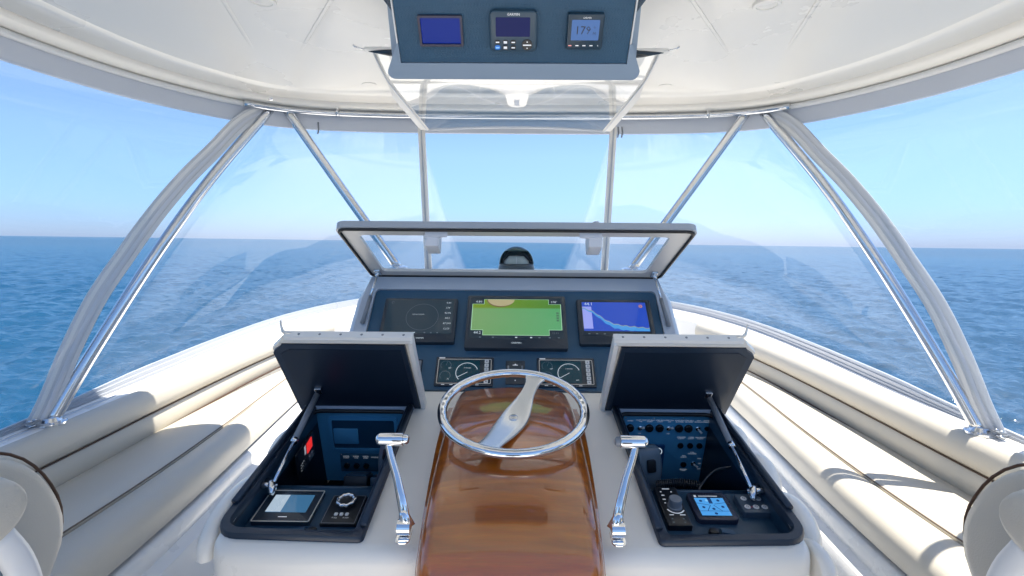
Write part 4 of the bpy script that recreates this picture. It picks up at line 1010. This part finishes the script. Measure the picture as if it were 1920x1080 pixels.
v, f = plate(.085, .060, .004, .0016, .005, .002, -.062, -.008); obj('recess_step', v, f, SWP, t, 40)
t = bthing('switch_plate', 'small blue switch plate with three black buttons in the left box', 'switch panel', -.531, -.208)
v, f = plate(.144, .072, .002, 0, .003, .001); obj('plate', v, f, mat('switch_plate_blue', (.03, .12, .20), .35, var=.05), t, 40)
for k, q in enumerate(('WIPER\nPORT', 'WIPER\nCTR', 'WIPER\nSTBD', 'WASHER')):
    text(q, .0075, WHITE, t, -.050+.034*k, .022, .0033)
for k in range(3):
    v, f = lathe([(.0105, .003), (.0095, .010), (.004, .012), (0, .012)], 18, -.050+.034*k, -.012); obj('push_button', v, f, BLK, t, 40)
for x, y in ((-.066, .032), (.066, .032), (-.066, -.031)):
    v, f = lathe([(.0025, .003), (.002, .0045), (0, .005)], 8, x, y); obj('screw', v, f, STEEL, t, True)
t = thing('alarm_panel', 'small black panel with a lit red square on the left wall of the left box', 'alarm panel', (-.646, 1.535, .838), (0, .96, .26), (.05, -.26, .96))
v, f = plate(.130, .090, .003, 0, .006, .002); obj('panel', v, f, BLK, t, 40)
v, f = plate(.040, .036, .002, .006, .008, .001, .026, .016); obj('red_display', v, f, screen('alarm_red', (225, 46, 44), .2), t)
v, f = flat(-.012, .000, .006, .036, .0064); obj('print_mark', v, f, WHITE, t)
for i in range(3):
    for j in range(4):
        v, f = flat(-.045+.010*j, -.039+.010*j, -.008-.010*i, -.005-.010*i, .0064); obj('print_mark', v, f, WHITE if i+j < 3 else GREYP, t)
for k in range(2):
    v, f = plate(.014, .018, .003, .006, .010, .001, .020+.018*k, -.025); obj('button', v, f, GREYP, t, 40)
def handset(name, label, loc, rz, tilt, sz=1.0):
    t = thing(name, label, 'handset', loc)
    rows = []
    for k in range(11):
        u = k/10; w_ = (.021+.012*math.sin(min(1, u*1.25)*math.pi*.62))*sz; d = (.012+.007*math.sin(u*math.pi))*sz; z = (-.055+.115*u)*sz
        rows.append([(x, y, z) for x, y in rrect(2*w_*(.72 if k in (0, 10) else 1), 2*d*(.6 if k in (0, 10) else 1), .009*sz, 4)])
    v, f = loft(rows, True, False, True); o = obj('body', v, f, mat(name+'_grey', (.12, .17, .22), .28, var=.05), t, True)
    v, f = plate(.022*sz, .03*sz, .006, .018*sz, .024*sz, .003, 0, .02); 
    g = obj('talk_key', [(x, -z, y) for x, y, z in v], f, BLK, t, 40)
    t.rotation_euler = (tilt, 0, rz); return t
handset('radio_handset', 'grey radio handset clipped in the left box beside the lever handle', (-.392, 1.585, .800), rad(-28), rad(-14), 1.15)
handset('radio_handset', 'grey radio handset hanging by its coiled cord in the right box', (.425, 1.555, .790), rad(16), rad(-8), 1.3)
t = thing('radio_unit', 'black ribbed radio unit on the floor of the left box', 'radio', (-.47, 1.57, .745), (1, 0, 0), (0, .96, -.28))
v, f = plate(.075, .07, .004, -.03, .012, .003, -.02, 0); obj('case', v, f, BLK, t, 40)
for k in range(6):
    v, f = box(-.052, .012, -.03+.011*k, -.024+.011*k, .012, .017); obj('cooling_rib', v, f, TUB, t)
v, f = plate(.065, .06, .004, -.03, .008, .003, .056, .004); obj('control_face', v, f, TUB, t, 40)
for x, y in ((.042, -.008), (.062, .006), (.072, -.004)):
    v, f = lathe([(.006, .008), (.0055, .016), (0, .0165)], 14, x, y); obj('control_knob', v, f, STEEL, t, 40)

# --- right box contents
t = bthing('switchboard', 'blue switch panel with rows of breakers on the back wall of the right box', 'switch panel', .528, -.142)
v, f = plate(.306, .262, .002, .0, .004, .001); obj('plate', v, f, SWP, t, 40)
top = [(-.129, 'HORN', 'b'), (-.094, 'PORT IGN\nON', 't'), (-.063, 'PORT ENG\nSTART', 'b'), (-.028, 'STBD ENG\nSTART', 'b'), (.003, 'STBD IGN\nON', 't'), (.038, 'PORT ENG\nBLOWER', 'b'), (.070, 'STBD ENG\nBLOWER', 'b'), (.102, 'NAV\nANCHOR', 'k'), (.132, 'BATTERY\nPARALLEL', 's')]
def toggle(par, x, y, ang, z=.004):
    v, f = lathe([(.0085, z), (.0085, z+.004), (.006, z+.006), (0, z+.006)], 16, x, y); o = obj('toggle_switch', v, f, CHROME, par, 40)
    c, sn = math.cos(ang), math.sin(ang)
    v, f = tube([(x, y, z+.005), (x+.009*c, y+.009*sn, z+.012), (x+.014*c, y+.014*sn, z+.016)], [.0028, .0036, .0046], 10); obj('toggle_bat', v, f, WPLAS, o, True)
for x, q, kd in top:
    text(q, .0064, WHITE, t, x, .113, .0044)
    y = .086
    if kd == 'b':
        v, f = lathe([(.0142, .004), (.0142, .008), (.0115, .013), (.0105, .0135), (.0095, .011), (0, .011)], 22, x, y); obj('push_button', v, f, BLK, t, 40)
    elif kd == 's':
        v, f = lathe([(.008, .004), (.0075, .009), (0, .0095)], 16, x, y); obj('push_button', v, f, BLK, t, 40)
    else:
        toggle(t, x, y, rad(50) if kd == 't' else rad(-45))
        if kd == 't': text('OFF', .006, WHITE, t, x, .064, .0044)
for x, q in ((.050, 'SPREADER\nLIGHTS'), (.083, 'CABIN\nLIGHTS'), (.115, 'NAV/ANCH\nLIGHTS')):
    text(q, .0064, WHITE, t, x, .048, .0044)
    v, f = lathe([(.0105, .004), (.010, .008), (.006, .0095), (0, .008)], 18, x, .018); obj('breaker', v, f, BLK, t, 40)
text('FUEL\nTRANSFER', .0064, WHITE, t, .094, -.012, .0044); text('FISH\nLIGHTS', .0064, WHITE, t, .066, -.026, .0044)
v, f = lathe([(.0105, .004), (.010, .008), (.006, .0095), (0, .008)], 18, .068, -.058); obj('breaker', v, f, BLK, t, 40)
toggle(t, .101, -.053, rad(-25)); text('FWD', .006, WHITE, t, .121, -.034, .0044); text('OFF', .006, WHITE, t, .123, -.054, .0044); text('AFT', .006, WHITE, t, .124, -.076, .0044)
text('BREAKER\n5 AMP', .006, WHITE, t, .070, -.081, .0044)
for x, y in ((-.145, .124), (-.05, .124), (.05, .124), (.147, .124), (.147, -.124), (-.02, .012), (-.018, -.05)):
    v, f = lathe([(.0028, .004), (.002, .0055), (0, .006)], 8, x, y); obj('screw', v, f, STEEL, t, True)
t = bthing('remote_keypad', 'bright blue lit keypad with a ring dial behind the right lever handle', 'keypad', .478, -.185, .0045)
v, f = plate(.092, .130, .004, 0, .006, .002); obj('housing', v, f, mat('keypad_blue', (.012, .08, .22), .3, var=.05), t, 40)
mb = MB(); mb.add(*arc(.022, .040, .013, .0155, -90, 150, .0064, 20)); mb.build('dial_ring', PALE, t)
v, f = lathe([(.011, .006), (.0105, .009), (0, .0095)], 20, .022, .040); obj('dial', v, f, BLK, t, 40)
KEY = screen('lit_key', (34, 118, 214), .3)
for i in range(3):
    for j in range(4):
        v, f = plate(.014, .015, .002, .006, .008, .0008, -.030+.019*j, .008-.022*i); obj('key', v, f, KEY, t)
t = cthing('knob_controller', 'tall black controller with one large round knob in the right box', 'controller', .418, .180)
v, f = plate(.060, .146, .003, 0, .016, .003); obj('housing', v, f, BLK, t, 40)
v, f = lathe([(.019, .016), (.019, .020), (.0165, .022), (.0165, .040), (.015, .042), (0, .0415)], 30, .004, -.006); obj('knob', v, f, GREYP, t, 40)
mb = MB(); mb.add(*arc(.004, -.008, .021, .0245, 200, 330, .0168, 18)); mb.build('knob_scale', WHITE, t)
for x, y, w_ in ((0, .064, .014), (-.016, .052, .003), (.012, .052, .003), (-.014, .038, .006), (.014, .036, .003), (-.015, .022, .006), (.010, .022, .005), (-.016, .008, .003), (-.012, -.036, .008), (.016, -.036, .010), (-.014, -.050, .003), (.014, -.050, .003), (-.014, -.062, .003), (.014, -.062, .003)):
    v, f = flat(x-w_*.7, x+w_*.7, y-.0016, y+.0016, .0164); obj('print_mark', v, f, WHITE if y > -.045 else DIM, t)
t = cthing('touch_display', 'blue touch screen with boat diagram on the shelf of the right box', 'display', .522, .183)
v, f = plate(.106, .106, .014, 0, .014, .004); obj('housing', v, f, mat('violet_black', (.025, .03, .055), .25, var=.05), t, 40)
v, f = plate(.080, .084, .002, .0141, .0146, .0003); s_ = obj('screen', v, f, BEZ, t)
SB = screen('tablet_blue', (78, 160, 232), .08); SBL = screen('tablet_light', (132, 196, 246), .08); SBD = screen('tablet_dark', (24, 60, 110), .1)
v, f = flat(-.038, .038, -.038, .028, .0149); obj('picture', v, f, SB, s_)
v, f = flat(-.024, .026, .0338, .0365, .0149); obj('title_mark', v, f, WHITE, s_); v, f = flat(-.036, -.030, .031, .039, .0149); obj('logo_mark', v, f, WHITE, s_)
for p, q in (((-.038, .008), (-.006, .0)), ((.038, .010), (.008, .004)), ((-.004, .0), (-.018, -.022)), ((.004, .0), (.020, -.022)), ((-.038, -.022), (.038, -.022))):
    v, f = line(p, q, .0016, .0152); obj('diagram_line', v, f, SBD, s_)
v, f = flat(-.005, .005, .006, .028, .0152); obj('mast_mark', v, f, SBD, s_)
for x, y in ((-.024, .016), (.022, .018), (-.024, -.008), (.0, -.014), (.026, -.006), (.0, -.031), (-.008, .018)):
    v, f = arc(x, y, 0, .0042, 0, 360, .0152, 12); obj('icon', v, f, SBD if y != .018 or x > 0 else SBL, s_)
t = cthing('button_pad', 'grey keypad with five round white buttons in the right box', 'keypad', .632, .190)
v, f = plate(.076, .072, .006, 0, .018, .004); obj('housing', v, f, mat('pad_grey', (.055, .085, .12), .35, var=.05), t, 40)
for x, y in ((-.019, .016), (.019, .016), (-.022, -.016), (.0, -.016), (.022, -.016)):
    v, f = lathe([(.0078, .018), (.0075, .0195), (0, .020)], 20, x, y); b_ = obj('button', v, f, WPLAS, t, 40)
    v, f = arc(x, y, .0022, .0036, 0, 360, .0203, 12); obj('button_mark', v, f, GREYP, b_)
v, f = flat(-.012, -.010, -.017, -.015, .0183); obj('indicator', v, f, screen('red_led', (220, 60, 50)), t)
# cords in the right box
t = thing('coiled_cord', 'black coiled handset cord lying in the well of the right box', 'cord', (.50, 1.47, .782))
p = []
for k in range(260):
    u = k/259; a = u*2*math.pi*20; p.append((-.07+.14*u+.004*math.cos(a), .03*math.sin(u*2.4)+.013*math.cos(a), .012*math.sin(a)-.010*u))
v, f = tube(p, .0028, 6); obj('coil', v, f, COIL, t, True)
t = thing('loose_cable', 'bare black cable arching out of the well of the right box', 'cable', (.47, 1.36, .800))
v, f = tube([tuple(q) for q in cr([(-.05, -.02, -.005), (-.02, -.005, .004), (.03, -.014, -.012), (.06, .03, .018), (.11, .06, .052), (.165, .075, .058)], 40)], .0035, 8); obj('cable', v, f, COIL, t, True)

# ------------------------------------------------------------------ overhead instrument box
def build_overhead():
    b = Vector((0, -.618, .786)).normalized(); o_ = Vector((-.004, 1.408, 1.976))
    t = thing('overhead_box', 'navy instrument box with grey flange hanging from the ceiling', 'instrument box', o_, (1, 0, 0), b)
    v, f = poly_plate([(-.2985, 0), (.2985, 0), (.300, .31), (-.300, .31)], -.02, 0); obj('panel', v, f, NAVY, t)
    fl = [(-.3035, .048), (-.338, -.020)]+[(-.320+.020*math.cos(rad(a)), -.024+.020*math.sin(rad(a))) for a in (195, 215, 235, 255, 270)]+[(.3175+.020*math.cos(rad(a)), -.024+.020*math.sin(rad(a))) for a in (270, 285, 305, 325, 345)]+[(.338, -.020), (.3075, .048)]
    inn = [(-.2995, .048), (-.2995, -.001)]+[(-.2995+.0001*k, -.0012) for k in range(5)]+[(.2985+.0001*k, -.0012) for k in range(5)]+[(.2995, -.001), (.2995, .048)]
    rows = [[(x, y, -.03) for x, y in fl], [(x*.998, y, .003) for x, y in fl], [(x, y, .005) for x, y in inn], [(x, y, -.004) for x, y in inn]]
    v, f = loft(rows); obj('flange', v, f, SLATE, t, 40)
    for s in (-1, 1):
        v, f = box(*sorted((s*.3005, s*.3045)), .046, .31, -.10, .002); obj('side_trim', v, f, WPLAS, t)
        v, f = poly_plate([(s*.305, .105), (s*.345, .165), (s*.36, .31), (s*.305, .31)], -.06, -.03); obj('side_wing', v, f, TUB, t)
    # body up to the ceiling
    body = [[(-.330, -.02, -.03), (.330, -.02, -.03), (.31, .31, -.03), (-.31, .31, -.03)], [(-.30, .06, -.12), (.30, .06, -.12), (.30, .25, -.15), (-.30, .25, -.15)]]
    v, f = loft(body, True, False, True); obj('body', v, f, SLATE, t)
    def oi(name, label, x, y): return thing(name, label, 'instrument', o_+Vector((x, 0, 0))+b*y, (1, 0, 0), b, 'instruments in the overhead box')
    # left : video display
    q = oi('overhead_display', 'blank blue screen at the left of the overhead box', -.1855, .0797)
    v, f = ring(rrect(.112, .073, .004, 4), rrect(.100, .062, .002, 4), 0, .012); obj('housing', v, f, mat('blue_black', (.006, .010, .05), .3, var=.05), q, 40)
    v, f = plate(.102, .064, .002, .001, .004, .0005); obj('screen', v, f, screen('blank_blue', (18, 48, 150), .3, .8, .12), q)
    # middle : autopilot head
    q = oi('autopilot_control', 'autopilot control with small keys and dark screen in the middle of the overhead box', -.0012, .0817)
    v, f = plate(.119, .096, .012, 0, .020, .004); obj('housing', v, f, BEZ2, q, 40)
    v, f = plate(.086, .045, .002, .0201, .0206, .0003, -.001, .0115); obj('screen', v, f, mat('pilot_glass', (.004, .008, .03), .2, var=.1, emit=lin(6, 20, 86), estr=.8*SCR, spec=.12), q)
    text('GARMIN', .0085, WHITE, q, 0, .0405, .0206, 'maker_name')
    for k, (x, y, n_) in enumerate(((-.040, -.024, 'STBY'), (-.020, -.024, 'NAV'), (.0, -.024, 'MENU'), (-.040, -.037, 'ON'), (-.020, -.037, 'PAT'), (.0, -.037, 'FU'))):
        v, f = plate(.0135, .0105, .004, .020, .0225, .001, x, y); kk = obj('key', v, f, KEY if n_ == 'ON' else BLK, q, 40)
        v, f = flat(x-.0045, x+.0045, y-(.0016 if k not in (1, 4) else .003), y+(.0016 if k not in (1, 4) else .003), .0228); obj('key_mark', v, f, WHITE if n_ != 'ON' else SBL, kk)
    v, f = lathe([(.0135, .020), (.013, .0225), (0, .0225)], 28, .0355, -.0305); kk = obj('arrow_key', v, f, BLK, q, 40)
    v, f = flat(.0250, .0460, -.0320, -.0290, .0228); obj('key_mark', v, f, WHITE, kk)
    for dy in (.0075, -.0075):
        v, f = flat(.0340, .0370, -.0305+dy-.0012, -.0305+dy+.0012, .0228); obj('key_mark', v, f, WHITE, kk)
    # right : heading readout
    q = oi('heading_display', 'square heading display reading 179 at the right of the overhead box', .1798, .0811)
    v, f = plate(.091, .085, .004, 0, .018, .003); obj('housing', v, f, mat('heading_housing', (.012, .04, .07), .35, var=.05), q, 40)
    v, f = plate(.070, .048, .002, .0181, .0186, .0003, 0, .005); s_ = obj('screen', v, f, screen('heading_lcd', (84, 122, 184), .3, .9, .15), q)
    v, f = flat(-.034, .034, .021, .0285, .0188); obj('reflection_bar', v, f, screen('heading_bar', (64, 92, 138), .12), s_) if False else None
    DK = mat('lcd_ink', (.01, .02, .045), .4, var=0)
    text('179', .0275, DK, s_, -.006, .004, .0189, 'heading_digits'); text('°', .02, DK, s_, .023, .006, .0189, 'heading_unit'); text('M', .010, DK, s_, .023, -.003, .0189, 'heading_unit')
    text('GARMIN', .0055, WHITE, q, .002, .0335, .0186, 'maker_name')
    for k in range(4):
        v, f = flat(-.036+.018*k-.004, -.036+.018*k+.004, -.0330, -.0305, .0184); obj('key_mark', v, f, screen('key_red', (240, 150, 150)) if k == 0 else WHITE, q)
    v, f = flat(.034, .036, -.0330, -.0305, .0184); obj('key_mark', v, f, PALE, q)
build_overhead()

# ------------------------------------------------------------------ helm chairs at both sides
def build_chair(s):
    a = 'left' if s < 0 else 'right'
    t = thing('helm_chair', 'cream helm chair with brown piping at the lower %s edge of the picture' % a, 'helm chair', (s*1.0, .45, 0), group='helm chairs flanking the view')
    X0 = .85
    # wing cushion : profile in y-z with a rounded front, softened inboard edge
    prof = cr([(.25, .55), (.72, .60), (.84, .74), (.893, .86), (.932, .925), (.938, .985), (.916, 1.045), (.882, 1.095), (.838, 1.130), (.76, 1.16), (.60, 1.185), (.25, 1.19)], 60)
    cy, cz = .58, .90
    rows = []
    for dx, k in ((.16, .93), (.155, .975), (.14, .995), (.11, 1.0), (.06, 1.0), (.03, .998), (.012, .985), (.003, .965), (0, .93), (-.001, .90)):
        rows.append([(s*(X0+dx-1.0), cy+(y-cy)*k-.45, cz+(z-cz)*k) for y, z in prof])
    v, f = loft(rows); f.append([len(rows)*60-60+i for i in range(60)]); obj('wing_cushion', v, f, VINYL, t, 50)
    v, f = tube([(s*(X0+.020-1.0), y-.45+.004, z+.003) for y, z in prof[12:52]], .0028, 8); obj('piping', v, f, PIPING, t, True)
    # armrest pad and its post
    pr = [(.30, 1.06), (.50, 1.052), (.65, 1.046)]+[(.700+.058*math.cos(rad(-80+10*k)), 1.101+.056*math.sin(rad(-80+10*k))) for k in range(18)]+[(.65, 1.160), (.50, 1.166), (.30, 1.17)]
    rows = []
    for x, k in ((.845, .9), (.84, .97), (.82, 1), (.785, 1), (.765, .992), (.752, .975), (.745, .955), (.742, .925)):
        rows.append([(s*(x-1.0), y-.45-(1-k)*.12, 1.105+(z-1.105)*(1-(1-k)*5)) for y, z in pr])
    v, f = loft(rows, True, False, True); obj('arm_pad', v, f, VINYL, t, True)
    p = cr([(s*(.765-1), .27, 1.06), (s*(.763-1), .298, 1.0), (s*(.763-1), .312, .93), (s*(.765-1), .31, .82), (s*(.77-1), .25, .70)], 24)
    v, f = tube([tuple(q) for q in p], .014, 12, .022); obj('arm_post', v, f, WPLAS, t, True)
    v, f = box(*sorted((s*(-.205), s*(-.195))), -.25, .325, .50, 1.05); obj('under_arm_shade', v, f, mat('chair_shade_'+a, (.20, .27, .34), .45, var=.05), t)  # dark sheet stands in for the shaded hollow under the arm
    v, f = box(*sorted((s*(-.149), s*.2)), -.25, .22, .48, .60); obj('seat', v, f, VINYL2, t)
    v, f = box(*sorted((s*(-.15), s*.25)), -.32, -.2, .6, 1.35); obj('backrest', v, f, VINYL2, t)
    v, f = lathe([(.18, 0), (.18, .015), (.06, .03), (.05, .47), (.12, .48), (0, .48)], 24, s*.05, 0); obj('pedestal', v, f, STEEL, t, 40)
for s in (-1, 1): build_chair(s)

DKV = mat('dark_reflected_cover', (.06, .07, .09), .6, var=.05)
def build_reflection_chair():  # unseen chair added, kept dark to put a dark reflection on the pod
    t = thing('helm_chair', 'dark chair added unseen behind the viewer for its reflection in the wood pod', 'helm chair', (0, -.62, 0))
    v, f = plate(.62, .50, .09, .50, .64, .04); obj('seat', v, f, DKV, t, True)
    v, f = plate(.62, .72, .12, 0, .14, .05); o = obj('backrest', v, f, DKV, t, True); o.rotation_euler = (rad(82), 0, 0); o.location = (0, -.18, 1.02)
    v, f = lathe([(.22, 0), (.22, .02), (.07, .04), (.06, .47), (.16, .50), (0, .50)], 24); obj('pedestal', v, f, STEEL, t, 40)
    for q in (-1, 1):
        v, f = plate(.07, .40, .03, .86, .93, .02, q*.32, .02); obj('armrest', v, f, DKV, t, True)
build_reflection_chair()
